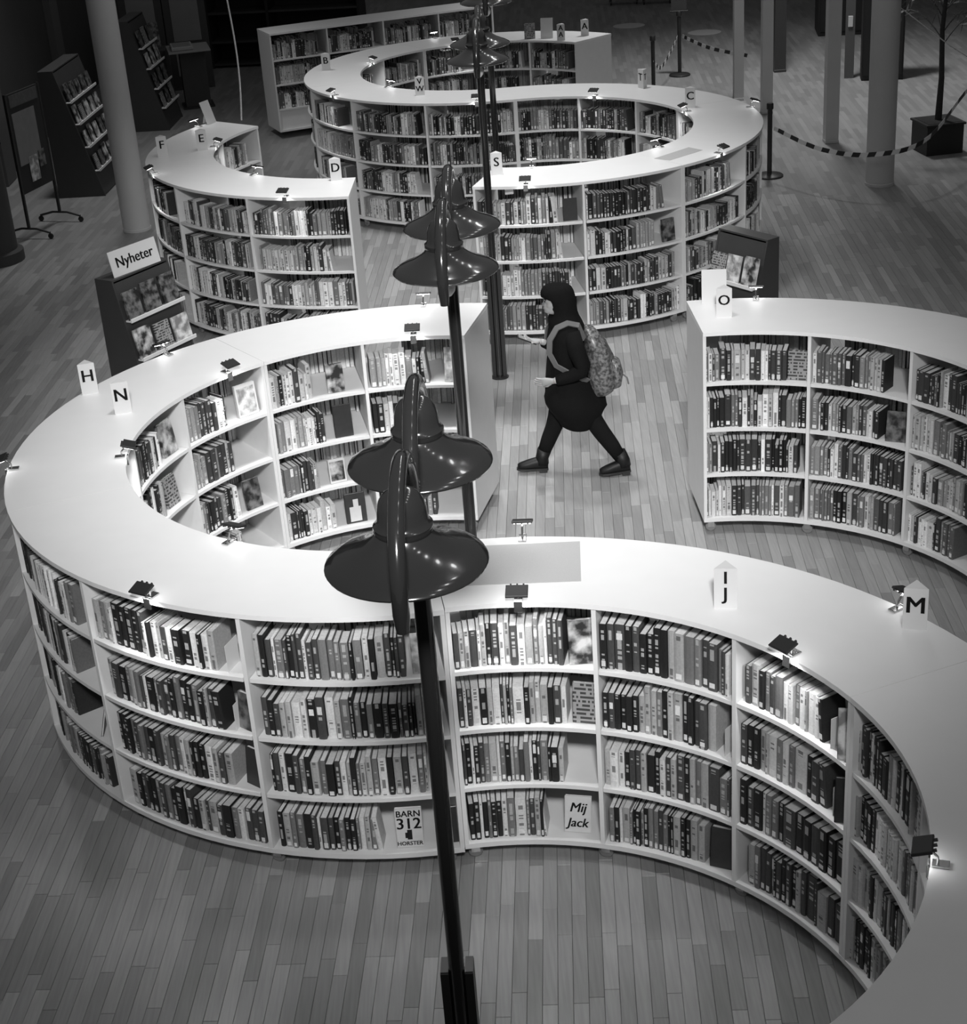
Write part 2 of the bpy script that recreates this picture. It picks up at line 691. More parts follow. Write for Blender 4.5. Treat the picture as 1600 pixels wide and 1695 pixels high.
def tone_pick(r):
    x = r.random()
    if x < 0.38:
        return r.uniform(0.012, 0.05)
    if x < 0.58:
        return r.uniform(0.07, 0.22)
    if x < 0.75:
        return r.uniform(0.25, 0.45)
    return r.uniform(0.5, 0.8)


# spines read off the photograph, left to right: tone (k black, d dark, m mid, l light, w white) and thickness 1-4
SPINES = {
    ('J1', 0, 'in', 0): 'd2 l2 l2 d3 w1 l2 k2 d3 w2 l2 d3 w3 l3 m2 l2 w1 d2 d2 d2',
    ('J1', 0, 'in', 1): 'd2 w1 d2 w3 k3 l2 w3 d1 l1 k1 m1 w4 k2 l2 l2 l3 k2 d3 w2',
    ('J1', 0, 'in', 2): 'd1 k2 w1 k2 d2 m2 l3 w1 m2 k2 l1 m2 d2 m2 w1 k2 d1 m3 k1 k3 l2',
    ('J1', 0, 'in', 3): 'k2 k2 w1 k2 m1 k2 k2 w2 m3 w4 m1 d2 l2 k1 w1',
    ('J1', 1, 'in', 0): 'k2 d2 d3 k2 d2 k2 k2 k2 k2 l2 l3 m3 m2 d2 d3 m1 d1 w1',
    ('J1', 1, 'in', 1): 'k2 d2 k2 k2 k2 k2 l2 l2 l2 m2 k2 l2 l3 k2 k2 d2 d3 l3',
    ('J1', 1, 'in', 2): 'l2 w3 w2 k2 d2 d2 l2 k3 k2 w2 d2 l2 d3 k2 l2 m2 l3 d4 m3 d1 l1',
    ('J1', 1, 'in', 3): 'm2 k2 w1 l3 m1 k1 k2 l1 k2 m2 m2 d2 m2 k1 k1 l3 k2 k2 l3 l3',
    ('J1', 2, 'in', 0): 'd2 l3 k2 m2 d2 m3 w2 w2 m2 w2 l1 w3 w2 k2',
    ('J1', 2, 'in', 1): 'd2 k2 k2 l2 l1 w3 m2 w2 m2 w4 k2 d3 d3',
    ('J1', 2, 'in', 2): 'k2 d2 k3 w1 m2 m2 k2 d4 k3 k3 d3 k3 k3 k4',
    ('J1', 2, 'in', 3): 'l3 m2 d2 d2 m1 k1 d2 k2 d2 k2 l2 d2 d4 d1 l4 d3 d4',
    ('N1', 0, 'out', 0): 'l2 k2 d2 w1 m3 d1 k2 d1 d2 w1 d2 d2 m3 m2 m2 m3 k1 m3 w2 k2 l3 d2 k1 d1 d2',
    ('N1', 0, 'out', 1): 'd2 k2 d2 l2 l2 w3 w2 k3 d3 w3 l2 m3 k1 m2 k2 m2 k3 d2 k3 m1 d2 k1 k1 l2 l1 d1 l3',
    ('N1', 0, 'out', 2): 'k1 d2 w2 k3 d2 m2 k2 l3 m2 k3 d2 w2 l1 k2 m1 l2 l2 m2 w3 k2 l3 d2 w3 m2 l1',
    ('N1', 0, 'out', 3): 'k2 l3 m2 m3 k3 d2 w1 d3 d2 k2 m2 k2 k2 m1 w2 l2 m2 w2',
    ('N1', 1, 'out', 0): 'l2 m2 l2 w1 k3 k2 k3 k2 d2 w1 k1 w2 l1 d2 w2 k3 k3 w2 k1 w2 l2',
    ('N1', 1, 'out', 1): 'l2 d3 k3 m2 l2 m2 d1 w1 k3 l1 d2 d2 k2 m2 k2 k2 m2 k2 l1 d2 k3',
    ('N1', 1, 'out', 2): 'k2 k2 k2 m2 d2 m2 d2 k3 d2 l2 m2 d2 m2 w2 l2 k1 k2 k2 w3 l2 d2 l3',
    ('N1', 1, 'out', 3): 'l3 k2 d2 k2 k2 m2 d2 m2 k2 k3 l1 d2 k2 l2 d1 l3 d2 k3 m2 w2 d2 d2 d2'}
TONES = {'k': .018, 'd': .062, 'm': .18, 'l': .41, 'w': .70}
THICK = {'1': .58, '2': 1.0, '3': 1.45, '4': 2.1}


def fill_row(c, rf, side, aL, aR, z, clear, f0, f1, key, seed, big=1.0, leanend=0.3):
    """books standing between fractions f0..f1 (left to right for the reader) of a bay side.
    side=+1 outer face (angles rise to the right), -1 inner face (angles fall to the right)"""
    r = random.Random(seed)
    D = 0.17
    span = abs(aR - aL)
    rb = rf - D if side > 0 else rf
    x, x1 = f0 * span * rb, f1 * span * rb
    row = []
    basetone = None
    runh = r.uniform(.2, .235)
    seq = SPINES.get(key)
    unit = 0
    if seq:
        seq = seq.split()
        unit = (x1 - x) * .985 / sum(THICK[q[1]] for q in seq) / 1.02
        seq = seq[::-1]
    while True:
        if r.random() < .25:
            runh = r.uniform(.19, .245)
        w = r.choice((.016, .02, .024, .028, .03, .034, .04)) * r.uniform(.9, 1.15) * big
        if key in SPINES:
            if not seq:
                break
            tk = seq.pop()
            w = unit * THICK[tk[1]]
        elif x + w > x1:
            break
        b = Book()
        h = min(runh * r.uniform(.95, 1.04) * (1.04 if big > 1 else 1), clear - .02)
        d = r.uniform(.125, .165)
        if basetone is None or r.random() < 0.6:
            basetone = tone_pick(r)
            serh = h
        elif r.random() < .7:
            h = serh
        ang = aL + side * (x + w * .5) / rb
        n = Vector((math.cos(ang), math.sin(ang), 0)) * side
        inset = r.uniform(.004, .022)
        rr = rf - side * inset
        b.pos = Vector((c[0] + rr * math.cos(ang), c[1] + rr * math.sin(ang), z))
        b.n = n
        b.lean = 0.0
        b.back = 0
        b.w, b.h, b.d = w * .96, h, d
        b.tone = basetone * r.uniform(.85, 1.15)
        if key in SPINES:
            b.tone = TONES[tk[0]] * r.uniform(.88, 1.12)
        b.pt = r.uniform(.55, .78)
        b.rnd = r.random() * 50
        b.lab = (r.uniform(.03, .07), r.uniform(.022, .032), r.uniform(.6, .8)) if r.random() < .6 else None
        if b.lab is None and r.random() < .18:
            b.lab = (r.uniform(.55, .7), r.uniform(.035, .06), r.uniform(.6, .8))
        b.key = key
        row.append(b)
        x += w * (1.02 if key in SPINES else r.uniform(1.0, 1.05))
    if row and f1 < .93 and r.random() < leanend:
        row[-1].lean = R(-r.uniform(3, 7))
    for i, b in enumerate(row):
        b.idx, b.cnt = i + 1, len(row)
    ALLBOOKS.extend(row)
    return row


def book_xf(b, p):
    t = Vector((-b.n.y, b.n.x, 0))
    x, y, z = p
    x -= b.w / 2
    if b.lean:
        # pivot about the foot on the leaning side
        cl, sl = math.cos(b.lean), math.sin(b.lean)
        px = -b.w / 2
        x, z = px + (x - px) * cl + z * sl, -(x - px) * sl * .0 + z * cl + (abs(math.sin(b.lean)) * 0)
    return b.pos + t * x - b.n * y + Vector((0, 0, z))


def add_joined(b):
    V, F, A, _, _ = book_local(b.w, b.h, b.d, b.tone, b.pt, b.rnd, b.lab)
    n = len(SV)
    for p in V:
        SV.append(book_xf(b, p))
        SHV.append(p[2] / b.h)
    for f, (t, k, mi) in zip(F, A):
        SF.append(tuple(i + n for i in f))
        ATT['tone'].append(t)
        ATT['rnd'].append(b.rnd)
        ATT['kind'].append(float(k))
        ATT['mid'].append(float(mi))


def set_attrs(me, at, hv):
    for k, vals in at.items():
        a = me.attributes.new(k, 'FLOAT', 'FACE')
        a.data.foreach_set('value', vals)
    a = me.attributes.new('hv', 'FLOAT', 'POINT')
    a.data.foreach_set('value', hv)


def single_book(b, label, group):
    V, F, A, cn, pn = book_local(b.w, b.h, b.d, b.tone, b.pt, b.rnd, b.lab)
    base = b.pos.copy()

    def sub(name, lo, hi):
        used = sorted(set(i for f in F[lo:hi] for i in f))
        mp = {o: i for i, o in enumerate(used)}
        me = bpy.data.meshes.new(name)
        me.from_pydata([book_xf(b, V[i]) - base for i in used], [], [tuple(mp[i] for i in f) for f in F[lo:hi]])
        at = {'tone': [a[0] for a in A[lo:hi]], 'rnd': [b.rnd] * (hi - lo), 'kind': [float(a[1]) for a in A[lo:hi]],
              'mid': [float(a[2]) for a in A[lo:hi]]}
        set_attrs(me, at, [V[i][2] / b.h for i in used])
        me.materials.append(BOOK)
        return me
    root = link('book', sub('book', 0, cn), None, base)
    tag(root, label, 'book', group)
    link('page_block', sub('page_block', cn, pn), root)
    if b.lab:
        link('spine_label', sub('spine_label', pn, len(F)), root)
    return root


def face_book(name, label, pos, facing, w=.15, h=.22, d=.022, tilt=12, cover=None, group=None, words=None, roll=0.0, band=None, cat='book'):
    """a book standing face-out: origin at its foot, facing = angle of its cover normal, tilt back in degrees"""
    rz = facing + math.pi / 2
    root = link(name, None, None, pos)
    root.rotation_euler = (R(-tilt), roll, rz)
    tag(root, label, cat, group)
    cm = cover or CV[0]
    mb = MB()
    mb.box((0, .0015, h / 2), (w, .003, h))
    mb.box((0, d - .0015, h / 2), (w, .003, h))
    mb.box((-w / 2 + .0015, d / 2, h / 2), (.003, d, h))
    part('cover', mb, cm, root)
    part('page_block', MB().box((.001, d / 2, h / 2), (w - .008, d - .006, h - .008)), PAGES, root)
    if band:
        for (z0, z1, x0, x1, mm) in band:
            part('cover_print', MB().box(((x0 + x1) / 2 * w, -.0008, (z0 + z1) / 2 * h), ((x1 - x0) * w, .0012, (z1 - z0) * h)), mm, root)
    if words:
        for s, size, zf in words:
            me = text_mesh(s, size, shear=.25 if s in ('Mij', 'Jack') else 0)
            me.materials.append(INK)
            link('lettering', me, root, (0, -.0022, h * zf), (R(90), 0, 0))
    return root


# ================================================================== BOOKCASES
ZB, ZT, BT = 0.10, 1.50, 0.022
TOPT = 0.026


def bookcase(label, c, r0, r1, a_start, sgn, da, nb, ends=(False, False), rows=4, plinth=0.0, seg=8, casters=True):
    """a curved double-sided unit; bays run from a_start in direction sgn"""
    am = a_start + sgn * da * nb / 2
    bx_, by_ = arc_pt(c, (r0 + r1) / 2, am)
    root = thing('curved_bookcase', label, 'bookcase', (bx_, by_, 0), 0, 'white curved bookcases')
    off = (bx_, by_, 0)
    a_end = a_start + sgn * da * nb
    lo, hi = min(a_start, a_end), max(a_start, a_end)
    g = 0.0012 / r0
    part('top_board', MB().arc(c, r0 - .006, r1 + .006, lo + g, hi - g, ZT - TOPT, ZT, seg * nb), WHITE, root, off)
    part('bottom_board', MB().arc(c, r0, r1, lo + g, hi - g, ZB, ZB + .028, seg * nb), EDGE, root, off)
    z0 = ZB + .028 + plinth
    pitch = (ZT - TOPT - z0) / rows
    if plinth:
        part('plinth_panel', MB().arc(c, r0 + .03, r1 - .03, lo + g, hi - g, ZB + .028, z0 - BT / 2, seg * nb), EDGE, root, off)
    thick = .022
    for k in range(nb + 1):
        a = a_start + sgn * da * k
        end = k in (0, nb)
        sh = 0
        if k == 0:
            sh = sgn * (thick / 2 + .001)
        elif k == nb:
            sh = -sgn * (thick / 2 + .001)
        d = Vector((math.cos(a), math.sin(a), 0))
        t = Vector((-d.y, d.x, 0))
        p0, p1 = Vector((c[0], c[1], 0)) + d * (r0 + .001) + t * sh, Vector((c[0], c[1], 0)) + d * (r1 - .001) + t * sh
        mb = MB()
        zc, zh = (ZB + .028 + ZT - TOPT) / 2, ZT - TOPT - ZB - .028
        if (k == 0 and ends[0]) or (k == nb and ends[1]):
            zc, zh = (ZB + ZT - TOPT) / 2, ZT - TOPT - ZB
        mb.bar((p0.x, p0.y, zc), (p1.x, p1.y, zc), thick, zh)
        part('end_panel' if end else 'divider', mb, EDGE, root, off)
    for k in range(nb):
        aa, ab = a_start + sgn * da * k, a_start + sgn * da * (k + 1)
        l2, h2 = min(aa, ab) + thick / 2 / r0 * 1.15, max(aa, ab) - thick / 2 / r0 * 1.15
        for j in range(0 if plinth else 1, rows):
            z = z0 + pitch * j
            part('shelf', MB().arc(c, r0 + .004, r1 - .004, l2, h2, z - BT, z, seg), EDGE, root, off)
    if casters:
        for k in range(nb + 1):
            a = a_start + sgn * da * k
            if k == 0:
                a += sgn * .035
            if k == nb:
                a -= sgn * .035
            for rr in (r0 + .07, r1 - .07):
                x, y = arc_pt(c, rr, a)
                fk = MB()
                fk.box((x, y, ZB - .004), (.06, .06, .008))
                q = Matrix.Rotation(a, 3, 'Z')
                fk.box(Vector((x, y, .066)) + q @ Vector((.018, 0, 0)), (.005, .045, .06), q)
                fk.box(Vector((x, y, .066)) + q @ Vector((-.018, 0, 0)), (.005, .045, .06), q)
                cs = part('caster', fk, CHROME, root, off)
                wl = MB().lathe([(.03, -.012), (.036, -.009), (.036, .009), (.03, .012)], 16, axis='x')
                me = wl.mesh('wheel')
                me.materials.append(WHEEL)
                link('wheel', me, cs, (x - bx_, y - by_, .036), (0, 0, a))
    return dict(root=root, c=c, r0=r0, r1=r1, z0=z0, pitch=pitch, rows=rows, a=a_start, sgn=sgn, da=da, nb=nb)


def fill_unit(U, name, bays=None, spec=None, seed=0, big=1.0):
    spec = spec or {}
    for k in range(U['nb']):
        aa, ab = U['a'] + U['sgn'] * U['da'] * k, U['a'] + U['sgn'] * U['da'] * (k + 1)
        lo, hi = min(aa, ab), max(aa, ab)
        pad = .016
        for side in (1, -1):
            rf = U['r1'] - .02 if side > 0 else U['r0'] + .02
            if side > 0:
                aL, aR = lo + pad / U['r0'], hi - pad / U['r0']
            else:
                aL, aR = hi - pad / U['r0'], lo + pad / U['r0']
            for row in range(U['rows']):                 # row 0 = top
                z = U['z0'] + U['pitch'] * (U['rows'] - 1 - row) + .0005
                key = (name, k, 'out' if side > 0 else 'in', row)
                r = random.Random(hash((seed, k, side, row)) & 0xffffff)
                sp = spec.get((k, key[2], row))
                if sp is None:
                    q = r.random()
                    sp = (0.0, 1.0) if q < .3 else (0.0, r.uniform(.68, .97))
                if len(sp) == 2:
                    sp = (sp[0], sp[1], 1.0)
                fill_row(U['c'], rf, side, aL, aR, z, U['pitch'] - BT, sp[0], sp[1], key, (seed * 1000 + k * 50 + side * 20 + row), big * sp[2])


# --- near ring with N and H signs, and the wave that follows it to the right
CN, CJ, CO, CD = (-0.465, 8.915), (-0.04, 5.08), (1.56, 8.56), (-0.88, 16.70)
RI, RO = 1.605, 2.275
dN = R(25.2)
aN = R(-83.7)
n1 = bookcase('white curved bookcase behind the nearest lamp post, its shelves facing the viewer', CN, RI, RO, aN, -1, dN, 3)
n2 = bookcase('white curved bookcase at the far left bend, under H and N signs', CN, RI, RO, aN - 3 * dN, -1, dN, 3)
n3 = bookcase('white curved bookcase ending in a grey end panel left of the walking person', CN, RI, RO, aN - 6 * dN, -1, dN, 2, ends=(False, True))
dJ = R(25)
aJ = R(96.3)
j1 = bookcase('white curved bookcase carrying the J sign and grey paper sheet', CJ, RI, RO, aJ, -1, dJ, 3)
j2 = bookcase('white curved bookcase at the lower right corner, beyond the top seam', CJ, RI, RO, aJ - 3 * dJ, -1, dJ, 3)
o1 = bookcase('white curved bookcase at right with O sign and blank card', CO, RI, RO, R(91), -1, dJ, 3, ends=(True, False))
d1 = bookcase('white curved bookcase under the D sign, with a pale end panel', CD, RI, RO, R(-93), -1, R(25.2), 3, ends=(True, False))
d2 = bookcase('white curved bookcase under F and E signs, far end open to right', CD, RI, RO, R(-93 - 75.6), -1, R(25.2), 2, ends=(False, True))
CRR, CRL = (0.84, 16.57), (0.45, 20.37)
dR = R(25.6)
aR0 = R(95.9)
rr1 = bookcase('white curved bookcase of the far ring between VW and C signs', CRR, 1.57, 2.25, aR0, -1, dR, 3)
rr2 = bookcase('white curved bookcase at the right bend of the far ring', CRR, 1.57, 2.25, aR0 - 3 * dR, -1, dR, 3)
rr3 = bookcase('white curved bookcase under the S sign, behind the walking person', CRR, 1.57, 2.25, aR0 - 6 * dR, -1, dR, 2, ends=(False, True))
aL0 = R(275.9)
rl1 = bookcase('white curved bookcase under the VW sign in the far ring', CRL, 1.57, 2.25, aL0, -1, R(26), 3)
rl2 = bookcase('white curved bookcase at the far left bend near the B sign', CRL, 1.57, 2.25, aL0 - R(78), -1, R(26), 3)
rl3 = bookcase('white curved bookcase farthest back, carrying the two A signs', CRL, 1.57, 2.25, aL0 - R(156), -1, R(26), 3, ends=(False, True))
# straight case against the back
nb_ = Vector((math.sin(R(21.5)), -math.cos(R(21.5)), 0))
CB = Vector((-2.55, 23.88, 0)) + nb_ * 60
bk = bookcase('straight white bookcase with tall plinth behind the far ring', (CB.x, CB.y), 60, 60.62, R(111.5), -1, 0.86 / 60, 4, ends=(True, True), rows=3, plinth=.30, seg=1)
bk['root'].name = 'straight_bookcase'

# fills: (from, to[, thickness factor]) as fractions of each bay from the reader's left
specN = {(0, 'out', 0): (0.02, .82), (0, 'out', 1): (0.02, .97), (0, 'out', 2): (.02, .88), (0, 'out', 3): (.02, .60),
         (1, 'out', 0): (0.0, .86), (1, 'out', 1): (.02, .86), (1, 'out', 2): (.02, .86), (1, 'out', 3): (.04, 1.0, 1.0),
         (2, 'out', 0): (0.0, .86), (2, 'out', 1): (.0, .74), (2, 'out', 2): (.0, .62), (2, 'out', 3): (.0, .9)}
specN2 = {(1, 'in', 0): (0, .66), (1, 'in', 1): (0, .6), (1, 'in', 2): (0, .55), (1, 'in', 3): (0, .6),
          (2, 'in', 0): (0, .58), (2, 'in', 1): (0, .60), (2, 'in', 2): (0, .60), (2, 'in', 3): (0, .55),
          (0, 'in', 0): (0, .6), (0, 'in', 1): (0, .65)}
specN3 = {(0, 'in', 0): (0, .52), (0, 'in', 1): (0, .58), (0, 'in', 2): (0, .46), (0, 'in', 3): (0, .6),
          (1, 'in', 0): (.03, .66), (1, 'in', 1): (.02, .48), (1, 'in', 2): (.02, .6), (1, 'in', 3): (.02, .6)}
specJ = {(0, 'in', 0): (0.02, .80), (0, 'in', 1): (.02, .80), (0, 'in', 2): (.02, .76), (0, 'in', 3): (.03, .61),
         (1, 'in', 0): (0.0, .97, 1.1), (1, 'in', 1): (.0, .86, 1.05), (1, 'in', 2): (0, 1.0, 1.1), (1, 'in', 3): (.02, .76),
         (2, 'in', 0): (.03, .72), (2, 'in', 1): (.0, .76), (2, 'in', 2): (0, .97, 1.35), (2, 'in', 3): (.06, .96, 1.2)}
specJ2 = {(0, 'in', 0): (0, 1.0), (0, 'in', 1): (0, .9), (0, 'in', 2): (0, 1.0), (0, 'in', 3): (0, .95)}
specO = {(0, 'in', 0): (0, .80), (0, 'in', 1): (0, 1.0), (0, 'in', 2): (0, .93), (0, 'in', 3): (0, .98),
         (1, 'in', 0): (0, .73), (1, 'in', 1): (0, .70), (1, 'in', 2): (0, .97), (1, 'in', 3): (0, .93),
         (2, 'in', 0): (0, 1.0), (2, 'in', 1): (0, 1.0), (2, 'in', 2): (0, 1.0), (2, 'in', 3): (0, .6)}
specD = {(0, 'out', 0): (0, .98), (0, 'out', 1): (0.03, .80), (0, 'out', 2): (0, 1.0), (0, 'out', 3): (0, .95),
         (1, 'out', 0): (.06, 1.0), (1, 'out', 1): (0, .95), (1, 'out', 2): (0, .9), (1, 'out', 3): (0, 1.0)}
specS = {(1, 'out', 0): (.0, .78), (1, 'out', 1): (0, .84), (1, 'out', 2): (.0, .9), (1, 'out', 3): (0, .8),
         (0, 'out', 0): (0, .84), (0, 'out', 1): (0, .74), (0, 'out', 2): (0, .93), (0, 'out', 3): (0, 1.0)}
fill_unit(n1, 'N1', spec=specN, seed=11)
fill_unit(n2, 'N2', spec=specN2, seed=12)
fill_unit(n3, 'N3', spec=specN3, seed=13)
fill_unit(j1, 'J1', spec=specJ, seed=14)
fill_unit(j2, 'J2', spec=specJ2, seed=15)
fill_unit(o1, 'O1', spec=specO, seed=16)
fill_unit(d1, 'D1', spec=specD, seed=17)
fill_unit(d2, 'D2', seed=18)
fill_unit(rr1, 'R1', seed=19)
fill_unit(rr2, 'R2', seed=20)
fill_unit(rr3, 'R3', spec=specS, seed=21)
fill_unit(rl1, 'L1', seed=22)
fill_unit(rl2, 'L2', seed=23)
fill_unit(rl3, 'L3', seed=24)
fill_unit(bk, 'B1', seed=25)

BAYS = {('N1', 0, 'out'): 'bay behind nearest lamp post', ('N1', 1, 'out'): 'bay under left clip lamp',
        ('N1', 2, 'out'): 'leftmost near bay', ('J1', 0, 'in'): 'bay right of lamp post',
        ('J1', 1, 'in'): 'bay below J sign', ('J1', 2, 'in'): 'bay under right clip lamp',
        ('J2', 0, 'in'): 'near bay at far right'}
SHELF = ['top shelf', 'second shelf', 'third shelf', 'bottom shelf']
ORD = ['', 'first', 'second', 'third', 'fourth', 'fifth', 'sixth', 'seventh', 'eighth', 'ninth', 'tenth', 'eleventh', 'twelfth',
       'thirteenth', 'fourteenth', 'fifteenth', 'sixteenth', 'seventeenth', 'eighteenth', 'nineteenth', 'twentieth'] + \
      ['twenty-' + s for s in ('first', 'second', 'third', 'fourth', 'fifth', 'sixth', 'seventh', 'eighth', 'ninth')] + ['thirtieth'] + \
      ['thirty-' + s for s in ('first', 'second', 'third', 'fourth', 'fifth', 'sixth', 'seventh', 'eighth', 'ninth')]


def tone_word(t):
    return 'black' if t < .04 else 'dark grey' if t < .13 else 'grey' if t < .3 else 'light grey' if t < .5 else 'white'


cand = []
for b in ALLBOOKS:
    if b.key[:3] in BAYS:
        x, y, zc = project(b.pos + Vector((0, 0, b.h / 2)))
        if 10 < x < 1535 and 0 < y < 1640:
            cand.append((zc - (0.25 if b.h > .21 else 0), id(b), b))
cand.sort(key=lambda q: q[0])
SEL = set(id(q[2]) for q in cand[:300])
for b in ALLBOOKS:
    if id(b) in SEL:
        lb = '%s book, %s from left, %s, %s' % (tone_word(b.tone), ORD[b.idx], SHELF[b.key[3]], BAYS[b.key[:3]])
        single_book(b, lb, 'library books standing in the near shelves')
    else:
        add_joined(b)
me = bpy.data.meshes.new('shelved_books')
me.from_pydata(SV, [], SF)
set_attrs(me, ATT, SHV)
me.materials.append(BOOK)
tag(link('shelved_books', me), 'the many other library books standing in rows on white shelves', 'books', 'library books standing in rows', 'stuff')


# ------------------------------------------------------------------ books shown face-out on the shelves
def shelf_face(U, k, side, row, frac, label, inset=.05, **kw):
    aa, ab = U['a'] + U['sgn'] * U['da'] * k, U['a'] + U['sgn'] * U['da'] * (k + 1)
    lo, hi = min(aa, ab), max(aa, ab)
    a = lo + (hi - lo) * frac if side > 0 else hi - (hi - lo) * frac
    rf = U['r1'] - inset if side > 0 else U['r0'] + inset
    x, y = arc_pt(U['c'], rf, a)
    z = U['z0'] + U['pitch'] * (U['rows'] - 1 - row) + .004
    face = a if side > 0 else a + math.pi
    face += kw.pop('turn', 0)
    return face_book('display_book', label, (x, y, z), face, group='books shown face-out on the shelves', **kw)


shelf_face(j1, 0, -1, 0, .90, 'dark paperback shown face-out on top shelf right of lamp post', w=.13, h=.225, cover=CV[1], tilt=8, turn=.3)
shelf_face(j1, 0, -1, 1, .90, 'grey patterned book face-out on second shelf right of lamp post', w=.13, h=.21, cover=CV[3], tilt=8)
shelf_face(j1, 0, -1, 3, .80, 'white book face-out with script title, bottom shelf right of lamp post', w=.135, h=.19, cover=CV[5], tilt=16, inset=.07,
           words=[('Mij', .07, .68), ('Jack', .066, .26)])
shelf_face(j1, 1, -1, 3, .885, 'large black book face-out at right end of shelf below J', w=.15, h=.22, cover=CV[4], tilt=6, turn=.25, d=.03)
shelf_face(j1, 2, -1, 0, .93, 'pale thin book leaning at right end of top shelf', w=.12, h=.23, cover=CV[2], tilt=10, turn=.95, d=.012)
shelf_face(j1, 2, -1, 1, .92, 'dark book leaning on divider, second shelf under right clip lamp', w=.12, h=.21, cover=CV[4], tilt=10, turn=.9)
shelf_face(n1, 0, 1, 0, .885, 'pale book face-out behind the nearest lamp post, top shelf', w=.12, h=.2, cover=CV[2], tilt=8)
shelf_face(n1, 0, 1, 3, .725, 'pale book face-out with large printed 312, bottom shelf', w=.135, h=.215, cover=CV[5], tilt=9, inset=.045,
           words=[('BARN', .048, .86), ('312', .085, .60), ('HORSTER', .03, .10)],
           band=[(.2, .45, -.08, .1, INK), (.24, .38, -.16, -.04, INK)])
shelf_face(n1, 0, 1, 3, .93, 'black book face-out at right end of bottom shelf, behind post', w=.10, h=.2, cover=CV[4], tilt=6)
shelf_face(n1, 1, 1, 1, .93, 'dark book face-out, second shelf under left clip lamp', w=.10, h=.2, cover=CV[0], tilt=6, turn=-.35)
shelf_face(n1, 1, 1, 2, .93, 'black book face-out, third shelf under left clip lamp', w=.11, h=.21, cover=CV[4], tilt=6, turn=-.35)
shelf_face(n1, 2, 1, 2, .82, 'thin book tilted in the leftmost near bay', w=.10, h=.19, cover=CV[0], tilt=14, turn=-.6, d=.012)
# inner face of the N ring
shelf_face(n3, 1, -1, 0, .86, 'pale lettered book face-out beside the end panel, top shelf', w=.15, h=.24, cover=CV[2], tilt=8)
shelf_face(n3, 0, -1, 0, .72, 'dark picture book face-out on top shelf of bay left of clip lamp', w=.12, h=.2, cover=CV[1], tilt=6)
shelf_face(n3, 0, -1, 1, .75, 'plain dark book face-out on second shelf inside the N ring', w=.13, h=.23, cover=CV[4], tilt=6)
shelf_face(n3, 0, -1, 2, .64, 'white-framed picture book face-out on third shelf inside N ring', w=.12, h=.17, cover=CV[5], tilt=8, band=[(.1, .92, -.42, .42, CV[1])])
shelf_face(n3, 0, -1, 3, .78, 'dark book with pale figure face-out, bottom shelf inside N ring', w=.15, h=.22, cover=CV[4], tilt=6,
           band=[(.05, .55, -.3, .25, CV[5]), (.55, .8, -.1, .15, CV[5])])
shelf_face(n2, 2, -1, 0, .82, 'white-framed pale picture book face-out beside far clip lamp', w=.16, h=.22, cover=CV[5], tilt=6, band=[(.08, .9, -.42, .42, CV[2])])
shelf_face(n2, 2, -1, 2, .75, 'dark flowered book face-out on third shelf inside N ring', w=.13, h=.21, cover=CV[0], tilt=8)
shelf_face(n2, 1, -1, 0, .82, 'dark book face-out on top shelf at the inner left bend', w=.15, h=.22, cover=CV[1], tilt=8)
shelf_face(n2, 1, -1, 1, .75, 'grey patterned book face-out on second shelf at inner left bend', w=.14, h=.2, cover=CV[3], tilt=8)
# O case, D case, far ring
shelf_face(o1, 0, -1, 0, .88, 'dark lettered book face-out on top shelf below O sign', w=.13, h=.2, cover=CV[3], tilt=6)
shelf_face(o1, 1, -1, 1, .84, 'black picture book face-out tilted on second shelf of O case', w=.14, h=.2, cover=CV[0], tilt=12, turn=.35)
shelf_face(d2, 0, 1, 1, .75, 'black book face-out at the left bend under F sign', w=.14, h=.22, cover=CV[4], tilt=5)
shelf_face(rr3, 1, 1, 0, .88, 'black book face-out at right end of shelf below S sign', w=.13, h=.2, cover=CV[4], tilt=5)
shelf_face(rr3, 0, 1, 1, .87, 'black picture book face-out on second shelf right of S bay', w=.14, h=.21, cover=CV[0], tilt=6)
shelf_face(rl1, 0, 1, 0, .9, 'grey picture book face-out on top shelf behind far lamp post', w=.14, h=.2, cover=CV[3], tilt=6)
shelf_face(rl1, 0, 1, 1, .88, 'dark book with pale figure face-out behind far lamp post', w=.14, h=.2, cover=CV[1], tilt=6)


# white metal bookends
def bookend(U, k, side, row, frac, label):
    aa, ab = U['a'] + U['sgn'] * U['da'] * k, U['a'] + U['sgn'] * U['da'] * (k + 1)
    lo, hi = min(aa, ab), max(aa, ab)
    a = lo + (hi - lo) * frac if side > 0 else hi - (hi - lo) * frac
    rf = U['r1'] - .03 if side > 0 else U['r0'] + .03
    x, y = arc_pt(U['c'], rf, a)
    z = U['z0'] + U['pitch'] * (U['rows'] - 1 - row) + .0005
    n = a if side > 0 else a + math.pi
    t = thing('bookend', label, 'bookend', (x, y, z), n + math.pi / 2, 'white metal bookends')
    mb = MB()
    mb.prism([(0, 0), (.0018, 0), (.0018, .12), (0, .12)], 0, .15)
    part('upright_plate', mb, EDGE, t)
    part('foot_plate', MB().box((.05, .06, .001), (.1, .1, .002)), EDGE, t)
    return t


bookend(j1, 1, -1, 1, .905, 'white bookend on second shelf below J sign')
bookend(j1, 1, -1, 0, .99, 'white bookend on top shelf below J sign')
bookend(j1, 2, -1, 0, .765, 'white bookend on top shelf under right clip lamp')
bookend(j1, 2, -1, 1, .805, 'white bookend on second shelf under right clip lamp')
bookend(n1, 1, 1, 0, .89, 'white bookend on top shelf under left clip lamp')
bookend(n1, 1, 1, 1, .885, 'white bookend on second shelf under left clip lamp')


